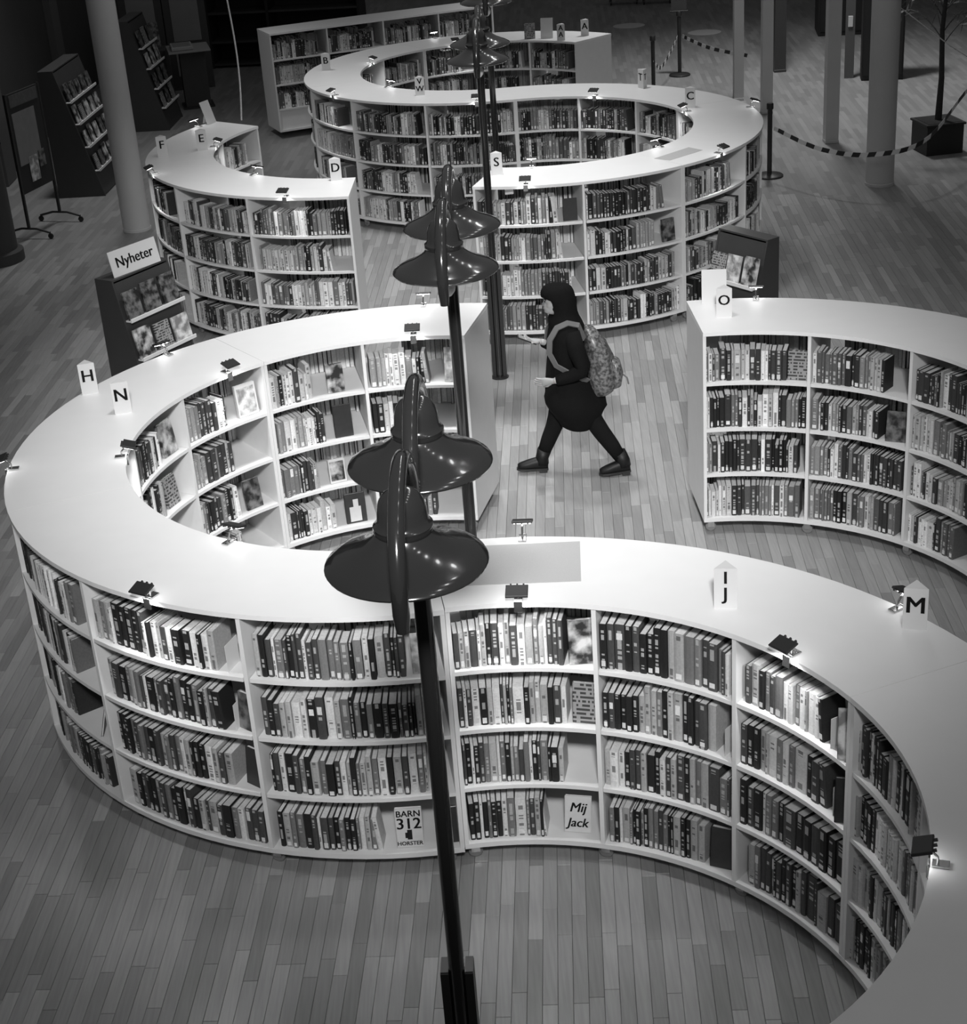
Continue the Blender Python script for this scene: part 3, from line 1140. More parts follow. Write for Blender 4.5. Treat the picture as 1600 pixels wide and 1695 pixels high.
# ================================================================== STREET-STYLE LAMPS
def hall_lamp(label, x, y, rz, zr):
    t = thing('double_lamp', label, 'lamp', (x, y, 0), rz, 'double-headed lamp posts')
    part('post', MB().tube([(0, 0, 0), (0, 0, zr - .05)], .031, 16), BLACKGLOSS, t, smooth=True)
    for s in (-1, 1):
        part('base_sleeve', MB().box((s * .046, .02, .5), (.032, .09, 1.0), bevel=.003), BLACK, t, smooth=True)
    for s in (-1, 1):
        part('sleeve_cap', MB().box((s * .046, .02, 1.003), (.030, .086, .006)), CHROME, t)
    part('base_flange', MB().lathe([(.078, 0), (.078, .008), (.05, .014)], 24), BLACK, t, smooth=True)
    for s in (-1, 1):
        cy = s * .37
        # arch: up from the post, over the shade, down on its outer side
        pts = []
        ri, ze = .325, zr + .02
        yc = s * .325
        pts.append((0, 0, zr - .30))
        pts.append((0, s * .004, zr - .1))
        for k in range(0, 19):
            a = math.pi * k / 18
            pts.append((0, yc - s * ri * math.cos(a), ze + .275 * math.sin(a)))
        pts.append((0, yc + s * ri, zr - .03))
        pts.append((0, yc + s * ri, zr - .085))
        part('arch_arm', MB().tube(pts, [.026] * (len(pts) - 1) + [.02], 14), BLACKGLOSS, t, smooth=True)
        sh = MB()
        prof = [(.0, -.004), (.235, -.012), (.249, -.006), (.252, 0), (.249, .006), (.22, .022), (.185, .036), (.15, .052), (.118, .072), (.096, .092),
                (.086, .108), (.0, .108)]
        part('shade', sh.lathe(prof, 48, (0, cy, zr)), BLACKGLOSS, t, smooth=True)
        dm = MB()
        prof = [(.0, .104), (.088, .104), (.092, .112), (.092, .128), (.084, .134), (.078, .15), (.076, .18), (.068, .21), (.052, .232), (.03, .244), (.0, .248)]
        part('dome_cap', dm.lathe(prof, 36, (0, cy, zr)), BLACKGLOSS, t, smooth=True)
        part('hanger', MB().tube([(0, cy, zr + .24), (0, cy, zr + .285)], .014, 10), BLACKGLOSS, t, smooth=True)
        part('bulb', MB().lathe([(0, -.135), (.02, -.13), (.036, -.11), (.04, -.09), (.034, -.06), (.018, -.03), (.016, -.004)], 16, (0, cy, zr)), mat('opal_bulb', .8, .2), t, smooth=True)


hall_lamp('nearest black double-headed lamp post, tallest in the picture', -.225, 4.77, R(-3), 2.92)
hall_lamp('second black double-headed lamp, its post rising behind the near case', -.075, 7.80, R(-3), 2.90)
hall_lamp('third black double-headed lamp with foot left of the walking person', .235, 13.55, R(-3), 2.83)
hall_lamp('farthest black double-headed lamp standing inside the far ring', .40, 16.6, R(-3), 2.83)


# ================================================================== CLIP LAMPS ON THE TOPS
def clip_lamp(c, r, a, side, label, power=1.0):
    """side +1: clipped on the outer edge, -1 on the inner edge"""
    x, y = arc_pt(c, r, a)
    n = a if side > 0 else a + math.pi
    t = thing('clip_lamp', label, 'lamp', (x, y, ZT), n + math.pi / 2, 'clip-on shelf lamps')   # local -Y = outward
    cb = MB()
    cb.box((0, .03, .006), (.04, .06, .010), bevel=.002)
    cb.box((0, -.013, -.018), (.04, .008, .06), bevel=.002)
    part('clamp', cb, CHROME, t)
    part('stem', MB().tube([(0, .02, .01), (0, .018, .035), (0, -.005, .058), (0, -.03, .066)], .005, 8), CHROME, t, smooth=True)
    tilt = Matrix.Rotation(R(18), 3, 'X')
    hd = MB()
    hd.box((0, -.035, .075), (.105, .075, .014), tilt, bevel=.003)
    for dx in (-.03, 0, .03):
        hd.box((dx, .004, .083), (.008, .02, .010), tilt)
    h = part('head', hd, BLACK, t)
    part('diffuser', MB().box((0, -.033, .066), (.085, .055, .004), tilt), LED, h)
    l = bpy.data.lights.new('clip_light', 'AREA')
    l.shape = 'RECTANGLE'
    l.size, l.size_y = .07, .035
    l.energy = power
    lo = link('clip_light', l, t, (0, -.05, .046), (R(-24), 0, 0))
    l.spread = R(140)
    return t


def ang(c, x, y):
    return math.atan2(y - c[1], x - c[0])


CL = [(CN, RO, (-1.67, 6.94), 1, 'black clip lamp on near edge at lower left, above a full bay'),
      (CJ, RI, (0.13, 6.67), -1, 'black clip lamp on near edge below the grey paper sheet'),
      (CJ, RI, (1.25, 6.0), -1, 'black clip lamp on near edge between J and M signs'),
      (CJ, RI, (1.50, 4.55), -1, 'black clip lamp at the lower right corner'),
      (CN, RO, (-2.75, 8.70), 1, 'black clip lamp at the extreme left edge'),
      (CN, RI, (-2.06, 8.77), -1, 'black clip lamp on inner left bend below N sign'),
      (CN, RI, (-1.30, 7.56), -1, 'clip lamp on inner near edge of the N ring, seen from behind'),
      (CN, RI, (-1.59, 10.04), -1, 'black clip lamp inside N ring beside pale picture book'),
      (CN, RI, (-0.39, 10.51), -1, 'black clip lamp inside N ring beside the second lamp post'),
      (CN, RO, (-0.32, 11.18), 1, 'clip lamp on far outer edge left of the second lamp post'),
      (CN, RO, (-2.07, 10.51), 1, 'clip lamp on far outer edge beside the Nyheter stand'),
      (CJ, RO, (0.19, 7.36), 1, 'clip lamp on far edge above the grey paper sheet'),
      (CJ, RO, (1.84, 6.36), 1, 'clip lamp on far edge just left of M sign'),
      (CO, RO, (2.0, 10.79), 1, 'clip lamp on far edge right of the O sign'),
      (CD, RO, (-3.05, 15.79), 1, 'clip lamp on left outer edge below the F sign'),
      (CD, RO, (-1.59, 14.52), 1, 'clip lamp on near outer edge left of the D sign'),
      (CD, RI, (-2.44, 16.83), -1, 'clip lamp on inner left bend beside the E sign'),
      (CD, RI, (-1.94, 15.50), -1, 'clip lamp on inner near edge behind the D bay'),
      (CD, RO, (-2.80, 17.9), 1, 'clip lamp on far outer edge beside the white upright card'),
      (CRL, 2.25, (-1.42, 19.02), 1, 'clip lamp on near left edge of the far ring'),
      (CRL, 1.57, (-0.95, 20.95), -1, 'clip lamp on inner left bend of the far ring'),
      (CRL, 1.57, (-0.74, 19.35), -1, 'clip lamp on inner near edge left of VW sign'),
      (CRL, 2.25, (-0.18, 22.5), 1, 'clip lamp on farthest outer edge of the far ring'),
      (CRR, 2.25, (0.59, 14.36), 1, 'clip lamp on near edge right of the S sign'),
      (CRR, 1.57, (0.68, 15.01), -1, 'clip lamp on inner edge above the S case'),
      (CRR, 1.57, (1.55, 17.98), -1, 'clip lamp on inner far edge between T and C signs'),
      (CRR, 1.57, (2.36, 16.86), -1, 'clip lamp on inner right bend below C sign'),
      (CRR, 1.57, (1.92, 15.42), -1, 'clip lamp on inner near edge beside grey sheet'),
      (CRR, 2.25, (2.43, 14.99), 1, 'clip lamp on near right edge above the dark stand'),
      (CRR, 2.25, (3.08, 16.86), 1, 'clip lamp at the extreme right edge of far ring'),
      (CRL, 2.25, (0.25, 18.1), 1, 'clip lamp on near edge behind far lamp posts'),
      (CRL, 1.57, (0.07, 21.9), -1, 'clip lamp on inner far edge behind far lamp heads')]
for c, r, (x, y), s, lb in CL:
    clip_lamp(c, r, ang(c, x, y), s, lb, (0.8 if 'lower right corner' in lb else 2.6 if y < 12 else 1.6))


# ================================================================== LETTER SIGNS
def letter_sign(letters, x, y, label, rz=None, w=.105, h=.205, size=None, z=ZT, second=None):
    if rz is None:
        rz = math.atan2(-x, y) * -1.0 if False else -math.atan2(x, y)
    t = thing('letter_sign', label, 'sign', (x, y, z), rz, 'white three-sided letter signs')
    d = w * .8
    poly = [(-w / 2, 0), (w / 2, 0), (0, d)]
    part('folded_card', MB().prism(poly, 0, h), CARD, t)
    n = len(letters)
    for i, ch in enumerate(letters):
        me = text_mesh(ch, size or (.115 if n == 1 else .090))
        me.materials.append(INK)
        zz = h * .58 if n == 1 else h * (.76 - .40 * i)
        link('lettering', me, t, (0, -.0012, zz), (R(90), 0, 0))
    if second:
        me = text_mesh(second, .095)
        me.materials.append(INK)
        al = math.atan2(w / 2, d)
        link('lettering', me, t, (w / 4 + .0012 * math.cos(al), d / 2 + .0012 * math.sin(al), h * .58), (R(90), 0, al + math.pi / 2))
    return t


letter_sign('IJ', 1.07, 6.47, 'white sign with I above J on the near curved case')
letter_sign('M', 1.85, 6.16, 'white letter M sign near the right picture edge')
letter_sign('N', -2.19, 9.47, 'white letter N sign on the big left bend')
letter_sign('H', -2.47, 9.86, 'white letter H sign behind the N sign')
letter_sign('O', 1.72, 10.44, 'white letter O sign in front of blank card', size=.10)
letter_sign('F', -2.98, 16.55, 'white letter F sign beside the white column')
letter_sign('E', -2.60, 16.72, 'white letter E sign right of the F sign')
letter_sign('D', -1.14, 15.03, 'white letter D sign at corner of the left case')
letter_sign('S', .35, 14.79, 'white letter S sign behind the third lamp post')
letter_sign('C', 2.46, 17.05, 'white letter C sign on right bend of the far ring')
letter_sign('T', 2.08, 18.22, 'white sign with T on two faces on the far ring', rz=R(-62), second='T')
letter_sign('VW', -.37, 19.02 - .3, 'white sign with V above W in the far ring')
letter_sign('B', -1.55, 20.7, 'white letter B sign at left tip of far ring')
letter_sign('AA', 1.45, 21.62, 'white sign with A above A on the farthest case', rz=R(-18))
letter_sign('A', 1.78, 21.85, 'white single letter A sign on the farthest case', rz=R(-18))


def upright_card(label, x, y, rz, w, h, tilt):
    t = thing('blank_card', label, 'card', (x, y, ZT), rz, 'white blank display cards')
    q = Matrix.Rotation(R(-tilt), 3, 'X')
    part('panel', MB().box(q @ Vector((0, 0, h / 2)), (w, .006, h), q), CARD, t)
    dy = math.sin(R(tilt)) * h * .6
    part('easel_leg', MB().bar((0, .01 + dy + .04, .004), (0, .006 + dy, h * .62), w * .4, .004), CARD, t)
    return t


upright_card('large blank white card behind the O sign', 1.70, 10.74, R(-8), .17, .24, 6)
upright_card('narrow white card standing beside the hanging cable', -2.66, 18.02, R(62), .16, .25, 18)
upright_card('blank white card left of the farthest A signs', 1.28, 21.85, R(-10), .16, .26, 12)
face_book('display_book', 'small dark book standing on the farthest white case', (1.06, 21.9, ZT + .001), R(-95), .14, .2, .02, 6, CV[3])


def flat_sheet(label, pts):
    xs = [Vector((p[0], p[1], 0)) for p in pts]
    c = sum(xs, Vector()) / 4
    mb = MB()
    vs = [v - c + Vector((0, 0, .0008)) for v in xs] + [v - c + Vector((0, 0, .0026)) for v in xs]
    mb.add(vs, [(3, 2, 1, 0), (4, 5, 6, 7), (0, 1, 5, 4), (1, 2, 6, 5), (2, 3, 7, 6), (3, 0, 4, 7)])
    o = part('paper_sheet', mb, PAPER, None, loc=(c.x, c.y, ZT))
    return tag(o, label, 'paper', 'grey paper sheets on the tops')


flat_sheet('large grey paper sheet lying on top behind the nearest lamp', [(-.12, 6.87), (.44, 6.83), (.47, 7.25), (-.03, 7.28)])
flat_sheet('long grey paper sheet on top of the far ring', [(1.82, 14.98), (1.95, 14.87), (2.30, 15.17), (2.19, 15.32)])


# ================================================================== DISPLAY STANDS
def display_stand(label, x, y, rz, w, h, dep, ledges, mt=DARKWOOD, bw=.15, bh=.2, per=3, top=.14, who='', seed=1, skip=()):
    t = thing('display_stand', label, 'display stand', (x, y, 0), rz, 'dark slanted book stands')
    for s in (-1, 1):
        sd = MB()
        X0, X1 = s * w / 2 - .01, s * w / 2 + .01
        prof = [(-dep / 2, 0), (dep / 2, 0), (dep / 2, h), (dep / 2 - top, h)]
        vs = [(X0, a, b) for a, b in prof] + [(X1, a, b) for a, b in prof]
        sd.add(vs, [(0, 1, 2, 3), (7, 6, 5, 4), (0, 4, 5, 1), (1, 5, 6, 2), (2, 6, 7, 3), (3, 7, 4, 0)])
        part('side_panel', sd, mt, t)
    f0, f1 = Vector((0, -dep / 2 + .02, .01)), Vector((0, dep / 2 - top + .005, h - .015))
    d = f1 - f0
    sl = math.atan2(d.y, d.z)
    q = Matrix.Rotation(-sl, 3, 'X')
    part('slanted_back', MB().box((f0 + f1) / 2, (w - .024, .016, d.length), q), mt, t)
    part('top_board', MB().box((0, dep / 2 - top / 2, h + .008), (w + .02, top, .016)), mt, t)
    part('rear_panel', MB().box((0, dep / 2 - .008, h / 2), (w - .024, .012, h - .02)), mt, t)
    r = random.Random(seed)
    R3 = Matrix.Rotation(rz, 3, 'Z')
    for j, z in enumerate(ledges):
        f = (z - f0.z) / d.z
        yb = f0.y + d.y * f
        lg = MB()
        lg.box((0, yb - .045, z), (w - .02, .075, .012))
        lg.box((0, yb - .082, z + .012), (w, .010, .034), bevel=.002)
        part('ledge', lg, EDGE, t)
        for k in range(per):
            if (j, k) in skip:
                continue
            xx = -w / 2 + w * (k + .5) / per + r.uniform(-.008, .008)
            p = Vector((x, y, 0)) + R3 @ Vector((xx, yb - .052, z + .008))
            ww = min(bw, w / per - .02) * r.uniform(.9, 1.02)
            o = face_book('display_book', '%s cover, %s from left on %s ledge of %s' % (
                r.choice(('pictured',)), ORD[k + 1], ORD[j + 1], who), p, rz - math.pi / 2, ww, bh * r.uniform(.88, 1.08), .015, math.degrees(sl),
                CV[r.choice((0, 0, 1, 1, 2, 3))], 'books on the slanted stands')
    return t, f0, d, sl


ny = display_stand('dark slanted display stand with Nyheter sign at left', -2.78, 13.62, R(56), .68, 1.18, .45, (.84, .50, .16), per=3, bw=.2, bh=.25, top=.2, who='Nyheter stand', seed=4)
sg = thing('stand_sign', 'white card sign reading Nyheter on top of dark stand', 'sign', (-2.82, 13.64, 1.196), R(52))
q = Matrix.Rotation(R(-12), 3, 'X')
part('card', MB().box(q @ Vector((0, 0, .11)), (.54, .006, .22), q), CARD, sg)
part('easel_strip', MB().bar((0, .10, .003), (0, .032, .13), .1, .004), CARD, sg)
me = text_mesh('Nyheter', .125)
me.materials.append(INK)
link('lettering', me, sg, q @ Vector((0, -.0046, .11)), (R(90 - 12) + R(0), 0, 0)).rotation_euler = (R(90) - R(12), 0, 0)

display_stand('dark slanted display stand between far ring and O case', 2.33, 13.50, R(-54), .56, 1.13, .44, (.74, .36), per=3, bw=.18, bh=.25, top=.14, who='stand near O sign', seed=9)
display_stand('tall dark book rack left of the white column', -4.92, 21.9, R(86), 1.25, 1.62, .62, (1.22, .94, .64, .33), per=5, bw=.17, bh=.22, top=.2, who='tall left rack', seed=5)
display_stand('dark book rack farther back behind the white column', -4.62, 25.6, R(86), .95, 1.62, .6, (1.22, .92, .62, .33), per=3, bw=.2, bh=.24, top=.2, who='farther rack', seed=6)

# ------------------------------------------------------------------ notice board on wheels
nbd = thing('notice_board', 'dark wheeled notice board with pinned papers at far left', 'notice board', (-5.12, 19.75, 0), R(72))
fr = MB()
for s in (-1, 1):
    fr.box((s * .37, 0, .92), (.03, .03, 1.6))
part('frame', fr, BLACK, nbd)
part('panel', MB().box((0, 0, 1.12), (.71, .022, 1.18)), mat('dark_felt', .025, .9), nbd)
pg = mat('grey_poster', .2, .7, noise=.2, scale=9)
part('poster', MB().box((-.06, -.014, 1.17), (.5, .004, .62)), pg, nbd)
part('heading_strip', MB().box((0, -.014, 1.62), (.62, .004, .14)), mat('heading_grey', .09, .7, noise=.4, scale=30), nbd)
part('leaflet', MB().box((.17, -.019, .86), (.14, .004, .2)), CV[0], nbd)
part('leaflet', MB().box((-.03, -.019, .78), (.2, .004, .3)), CV[2], nbd)
for s in (-1, 1):
    ft = part('foot', MB().tube([(s * .37, -.28, .075), (s * .37, -.1, .12), (s * .37, .1, .12), (s * .37, .28, .075)], .014, 8), BLACK, nbd, smooth=True)
    for e in (-1, 1):
        part('wheel', MB().lathe([(.02, -.012), (.034, -.008), (.034, .008), (.02, .012)], 14, (s * .37, e * .28, .034), axis='x'), BLACK, ft, smooth=True)

# ------------------------------------------------------------------ table with tray, far left
tb = thing('small_table', 'small pale-topped side table behind the left racks', 'table', (-4.17, 26.75, 0), R(12))
part('tabletop', MB().box((0, 0, .93), (.66, .75, .03), bevel=.005), mat('table_top_grey', .3, .5), tb)
part('pedestal', MB().box((.05, .1, .46), (.4, .35, .9)), DARKWOOD, tb)
part('foot_plate', MB().box((.05, .1, .015), (.5, .5, .03)), BLACK, tb)
o = thing('tray', 'pale open tray lying on the small side table', 'tray', (-4.26, 26.69, .9455), R(12))
part('tray_body', MB().box((0, 0, .03), (.34, .5, .06), bevel=.01), mat('tray_grey', .38, .6), o)
part('tray_well', MB().box((0, 0, .058), (.28, .44, .008)), mat('tray_well_grey', .22, .6), o)
face_book('display_book', 'dark framed picture standing behind the side table', (-4.8, 27.2, .9), R(-60), .3, .4, .02, 10, CV[0], cat='picture')
sp_ = thing('pedestal_stand', 'dark pedestal under the framed picture', 'stand', (-4.85, 27.3, 0))
part('body', MB().box((0, 0, .44), (.5, .5, .88), bevel=.01), DARKWOOD, sp_)
part('plinth', MB().box((0, 0, .03), (.54, .54, .06)), BLACK, sp_)

# ------------------------------------------------------------------ black wall shelving, back left
bs = thing('black_shelving', 'tall black open shelving against the back left', 'shelving', (-3.3, 30.3, 0), R(-8))
BLK = mat('black_board', .012, .6)
part('back_panel', MB().box((0, .3, 1.5), (3.6, .03, 3.0)), BLK, bs)
for xx in (-1.8, -.95, .15, 1.8):
    part('upright', MB().box((xx, 0, 1.5), (.05, .6, 3.0)), BLK, bs)
for xx, ww in ((-1.375, .8), (-.4, 1.05), (.975, 1.6)):
    for zz in (.06, .45, .95, 1.45, 1.95, 2.5):
        part('shelf', MB().box((xx, 0, zz), (ww, .58, .035)), mat('shelf_dark_grey', .04, .6), bs)
rb = random.Random(31)
for k in range(8):
    face_book('folder', '%s grey folder from left in the black shelving' % ORD[k + 1], (-4.0 + .085 * k, 30.05, 1.47), R(-98), .06, .26, .2, 0,
              mat('folder_grey', .09, .6), 'folders in the black shelving', cat='folder')

# ------------------------------------------------------------------ pale screen panels behind the side table
sc_ = thing('folding_screen', 'screen of pale grey panels in dark frames behind the side table', 'screen', (-4.75, 28.3, 0), R(10))
for k, xx in enumerate((-.36, .36)):
    part('panel_frame', MB().box((xx, 0, .85), (.70, .04, 1.7), bevel=.006), DARKWOOD, sc_)
    for zz, hh in ((1.2, .8), (.48, .5)):
        part('panel', MB().box((xx, -.024, zz), (.46, .012, hh), bevel=.003), mat('pale_panel', .22, .7, noise=.1, scale=4), sc_)

# ------------------------------------------------------------------ hanging power cable above the D case
pts = []
for i in range(24):
    f = i / 23
    pts.append((-2.34 + .05 * math.sin(f * 7) * (1 - f), 18.06 + .02 * math.sin(f * 5), ZT + .002 + f * 3.2))
tag(part('power_cable', MB().tube(pts, .009, 8), CARD, None, smooth=True), 'thin white cable hanging down onto the left case', 'cable')


# ================================================================== BARRIERS, RIGHT SIDE
def stanchion(label, x, y, h=.9):
    t = thing('stanchion', label, 'barrier post', (x, y, 0), 0, 'black barrier posts')
    part('base', MB().lathe([(.17, 0), (.17, .018), (.155, .03), (.05, .04), (.03, .05)], 32), BLACK, t, smooth=True)
    part('post', MB().lathe([(.03, .04), (.03, h - .07)], 20), BLACK, t, smooth=True)
    part('tape_head', MB().lathe([(.03, h - .08), (.042, h - .07), (.042, h - .01), (.036, h)], 20), BLACK, t, smooth=True)
    return t


stanchion('black barrier post right of the far ring, holding striped tape', 3.82, 19.77)
s2 = stanchion('black barrier post carrying a dark notice at top', 3.65, 26.44, 1.0)
stanchion('black barrier post half hidden behind the T sign', 3.05, 25.0, .9)
stanchion('black barrier post at far top behind the A signs', 1.0, 25.8, .9)
nt_ = thing('notice_plate', 'dark notice plate on top of a barrier post', 'sign', (3.65, 26.44, 1.0), R(-6))
part('plate', MB().box((0, 0, .16), (.24, .012, .3), bevel=.003), DARKWOOD, nt_)
part('bracket', MB().box((0, 0, .0), (.28, .05, .02), bevel=.003), BLACK, nt_)

TAPEM = [mat('tape_white', .72, .5), mat('tape_black', .02, .5)]


def tape(label, P, n=44, hgt=.055):
    """striped barrier tape along a Catmull-Rom curve through P"""
    P = [Vector(p) for p in P]

    def cr(t):
        i = min(int(t), len(P) - 2)
        f = t - i
        p0, p1, p2, p3 = P[max(i - 1, 0)], P[i], P[i + 1], P[min(i + 2, len(P) - 1)]
        return .5 * ((2 * p1) + (-p0 + p2) * f + (2 * p0 - 5 * p1 + 4 * p2 - p3) * f * f + (-p0 + 3 * p1 - 3 * p2 + p3) * f ** 3)
    mb = MB()
    pts = [cr((len(P) - 1) * k / n) for k in range(n + 1)]
    sk = .025
    for k in range(n):
        a, b = pts[k], pts[k + 1]
        d = (b - a).normalized()
        w = Vector((-d.y, d.x, 0)).normalized() * .001
        up = Vector((0, 0, hgt / 2))
        s = d * sk
        vs = [a - up - w, b - up - w, b + up + s - w, a + up + s - w, a - up + w, b - up + w, b + up + s + w, a + up + s + w]
        mb.add(vs, [(0, 1, 2, 3), (7, 6, 5, 4), (3, 2, 6, 7), (0, 4, 5, 1)], k % 2)
    o = part('barrier_tape', mb, TAPEM)
    return tag(o, label, 'barrier tape', 'striped barrier tapes')


tape('black and white striped tape sagging across the right side', [(3.86, 19.75, .60), (4.25, 18.95, .50), (4.75, 18.5, .50), (5.4, 18.6, .60), (6.34, 19.97, .9), (7.4, 21.4, 1.0)], 34)
tape('striped tape drooping between two far barrier posts', [(3.05, 24.96, .55), (3.2, 25.3, .36), (3.45, 25.9, .5), (3.62, 26.4, .62)], 18)
tape('striped tape running right from the notice post to slim posts', [(3.69, 26.42, .62), (4.0, 25.6, .55), (4.38, 24.5, .6)], 16)
for (x, y), w in (((3.4, 31.5), 'left'), ((4.63, 30.2), 'right')):
    dsc = part('floor_marker', MB().lathe([(.30, .0005), (.30, .002)], 40), mat('marker_white', .45, .6), None, loc=(x, y, 0))
    tag(dsc, 'round white floor marker, %s one of two beyond the ring' % w, 'floor marker', 'round floor markers')


def dark_cabinet(label, x, y, rz, w, d, h, door=True):
    t = thing('dark_cabinet', label, 'cabinet', (x, y, 0), rz)
    part('body', MB().box((0, 0, h / 2), (w, d, h), bevel=.01), BLK, t)
    part('door', MB().box((0, -d / 2 - .008, h / 2), (w * .92, .016, h * .94), bevel=.003), BLK, t)
    part('handle', MB().tube([(w * .36, -d / 2 - .02, h * .45), (w * .36, -d / 2 - .045, h * .47), (w * .36, -d / 2 - .045, h * .58), (w * .36, -d / 2 - .02, h * .6)], .008, 8), DARKMETAL, t)
    return t


dark_cabinet('tall black cabinet behind the slim grey column', 6.95, 29.3, R(-8), .95, .8, 2.4)
dark_cabinet('dark tall panel between slim and thick grey columns', 6.55, 25.1, R(-10), .62, .3, 2.6)
wp = thing('wall_panel', 'pale slim panel with switch plate left of dark panel', 'panel', (6.10, 25.3, 0), R(-10))
part('strip', MB().box((0, 0, 1.3), (.14, .05, 2.6), bevel=.004), WALL2, wp)
part('switch_plate', MB().box((0, -.03, .85), (.07, .014, .16), bevel=.003), CARD, wp)

# ------------------------------------------------------------------ palm in a black planter
pl = thing('potted_palm', 'dark palm in a square black planter at right edge', 'plant', (6.08, 20.45, 0), R(8))
pb = MB()
pb.prism([(-.24, -.24), (.24, -.24), (.24, .24), (-.24, .24)], 0, .36)
part('planter', pb, BLK, pl)
part('planter_rim', MB().box((0, 0, .375), (.52, .52, .03), bevel=.006), BLK, pl)
part('soil', MB().box((0, 0, .391), (.44, .44, .006)), mat('soil', .02, .95, noise=.5, scale=40), pl)
part('trunk', MB().tube([(0, 0, .38), (.02, .01, .9), (-.01, .0, 1.5), (.03, 0, 2.1)], [.045, .035, .03, .025], 10), mat('palm_trunk', .03, .9, noise=.4, scale=30), pl, smooth=True)
LEAF = mat('palm_leaf', .045, .5, noise=.3, scale=14)
for k in range(11):
    r = random.Random(k)
    a = k * 2.4 + r.uniform(-.2, .2)
    L = r.uniform(.6, .95)
    z0 = 1.3 + .08 * k
    mb = MB()
    pp = []
    for i in range(9):
        f = i / 8
        pp.append(Vector((math.cos(a) * L * f, math.sin(a) * L * f, z0 + .45 * math.sin(f * 2.4) - .35 * f * f)))
    mb.tube(pp, [.008 - .0007 * i for i in range(9)], 5)
    for i in range(2, 9):
        for s in (-1, 1):
            t = Vector((-math.sin(a), math.cos(a), 0)) * s
            d = (pp[i] - pp[i - 1]).normalized()
            tip = pp[i] + t * .22 * (1.1 - i / 10) + d * .13 + Vector((0, 0, -.09))
            midp = (pp[i] + tip) / 2 + d * .018 + Vector((0, 0, .02))
            mid2 = (pp[i] + tip) / 2 - d * .018 + Vector((0, 0, .02))
            up = Vector((0, 0, .0015))
            mb.add([pp[i], midp, tip, mid2, pp[i] - up, midp - up, tip - up, mid2 - up], [(0, 1, 2, 3), (7, 6, 5, 4), (0, 4, 5, 1), (1, 5, 6, 2), (2, 6, 7, 3), (3, 7, 4, 0)])
    part('frond', mb, LEAF, pl)

tag(part('stay_wire', MB().tube([(5.14, 19.2, 2.05), (5.5, 18.2, 1.72), (6.2, 16.6, 1.25)], .006, 6), mat('wire_grey', .35, .4), None),
    'thin taut wire slanting from the thick column to the right edge', 'wire')

# ------------------------------------------------------------------ wheeled carts at the very back
for k, (x, y) in enumerate(((3.6, 34.2), (4.25, 34.0))):
    ct = thing('book_cart', 'dark wheeled cart at the very back, %s of two' % ('left', 'right')[k], 'cart', (x, y, 0), R(-6), 'wheeled carts at the back')
    for zz in (.18, .55, .9):
        part('shelf', MB().box((0, 0, zz), (.55, .35, .03)), DARKWOOD, ct)
    for sx in (-1, 1):
        part('side_frame', MB().box((sx * .28, 0, .52), (.03, .36, .9), bevel=.004), DARKMETAL, ct)
        for sy in (-1, 1):
            part('wheel', MB().lathe([(.03, -.015), (.05, -.01), (.05, .01), (.03, .015)], 14, (sx * .26, sy * .14, .05), axis='x'), BLACK, ct, smooth=True)


# ================================================================== PERSON
def loft(secs, n=20, cap=True):
    """secs: (center, rx_vec, ry_vec) ellipses"""
    mb = MB()
    vs, fs = [], []
    for c, rx, ry in secs:
        c, rx, ry = Vector(c), Vector(rx), Vector(ry)
        for k in range(n):
            a = 2 * math.pi * k / n
            vs.append(c + rx * math.cos(a) + ry * math.sin(a))
    for i in range(len(secs) - 1):
        for k in range(n):
            k2 = (k + 1) % n
            fs.append((i * n + k, i * n + k2, (i + 1) * n + k2, (i + 1) * n + k))
    if cap:
        fs.append(tuple(range(n - 1, -1, -1)))
        L = (len(secs) - 1) * n
        fs.append(tuple(range(L, L + n)))
    mb.add(vs, fs)
    return mb


def skin_mesh(name, chains, sub=2, root=0):
    """chains: vertices [(co, radius)], edges -> evaluated skin mesh"""
    verts, edges = chains
    me = bpy.data.meshes.new(name)
    me.from_pydata([v[0] for v in verts], edges, [])
    o = bpy.data.objects.new(name, me)
    COL.objects.link(o)
    md = o.modifiers.new('skin', 'SKIN')
    for i, v in enumerate(verts):
        sv = me.skin_vertices[0].data[i]
        rr = v[1] if isinstance(v[1], (tuple, list)) else (v[1], v[1])
        sv.radius = rr
        sv.use_root = (i == root)
    s = o.modifiers.new('sub', 'SUBSURF')
    s.levels = s.render_levels = sub
    bpy.context.view_layer.update()
    dg = bpy.context.evaluated_depsgraph_get()
    out = bpy.data.meshes.new_from_object(o.evaluated_get(dg))
    bpy.data.objects.remove(o)
    return out


def join_meshes(name, meshes):
    bm = bmesh.new()
    for q in meshes:
        bm.from_mesh(q)
    me = bpy.data.meshes.new(name)
    bm.to_mesh(me)
    bm.free()
    return me


# local frame: +x forward, +y her left (towards the camera), z up
PER = thing('person', 'person in black coat and head covering walking left with phone', 'person', (0.73, 11.36, 0), R(180))
SKIN_M = mat('skin', .36, .55, .3, noise=.05, scale=12)
SKIN_M.node_tree.nodes['Principled BSDF'].inputs['Subsurface Weight'].default_value = 0.05
COAT = mat('black_wool_coat', .006, .9, .12, noise=.3, scale=60)
LEGG = mat('black_leggings', .008, .9, .12)
BOOT = mat('black_leather_boot', .007, .5, .3)

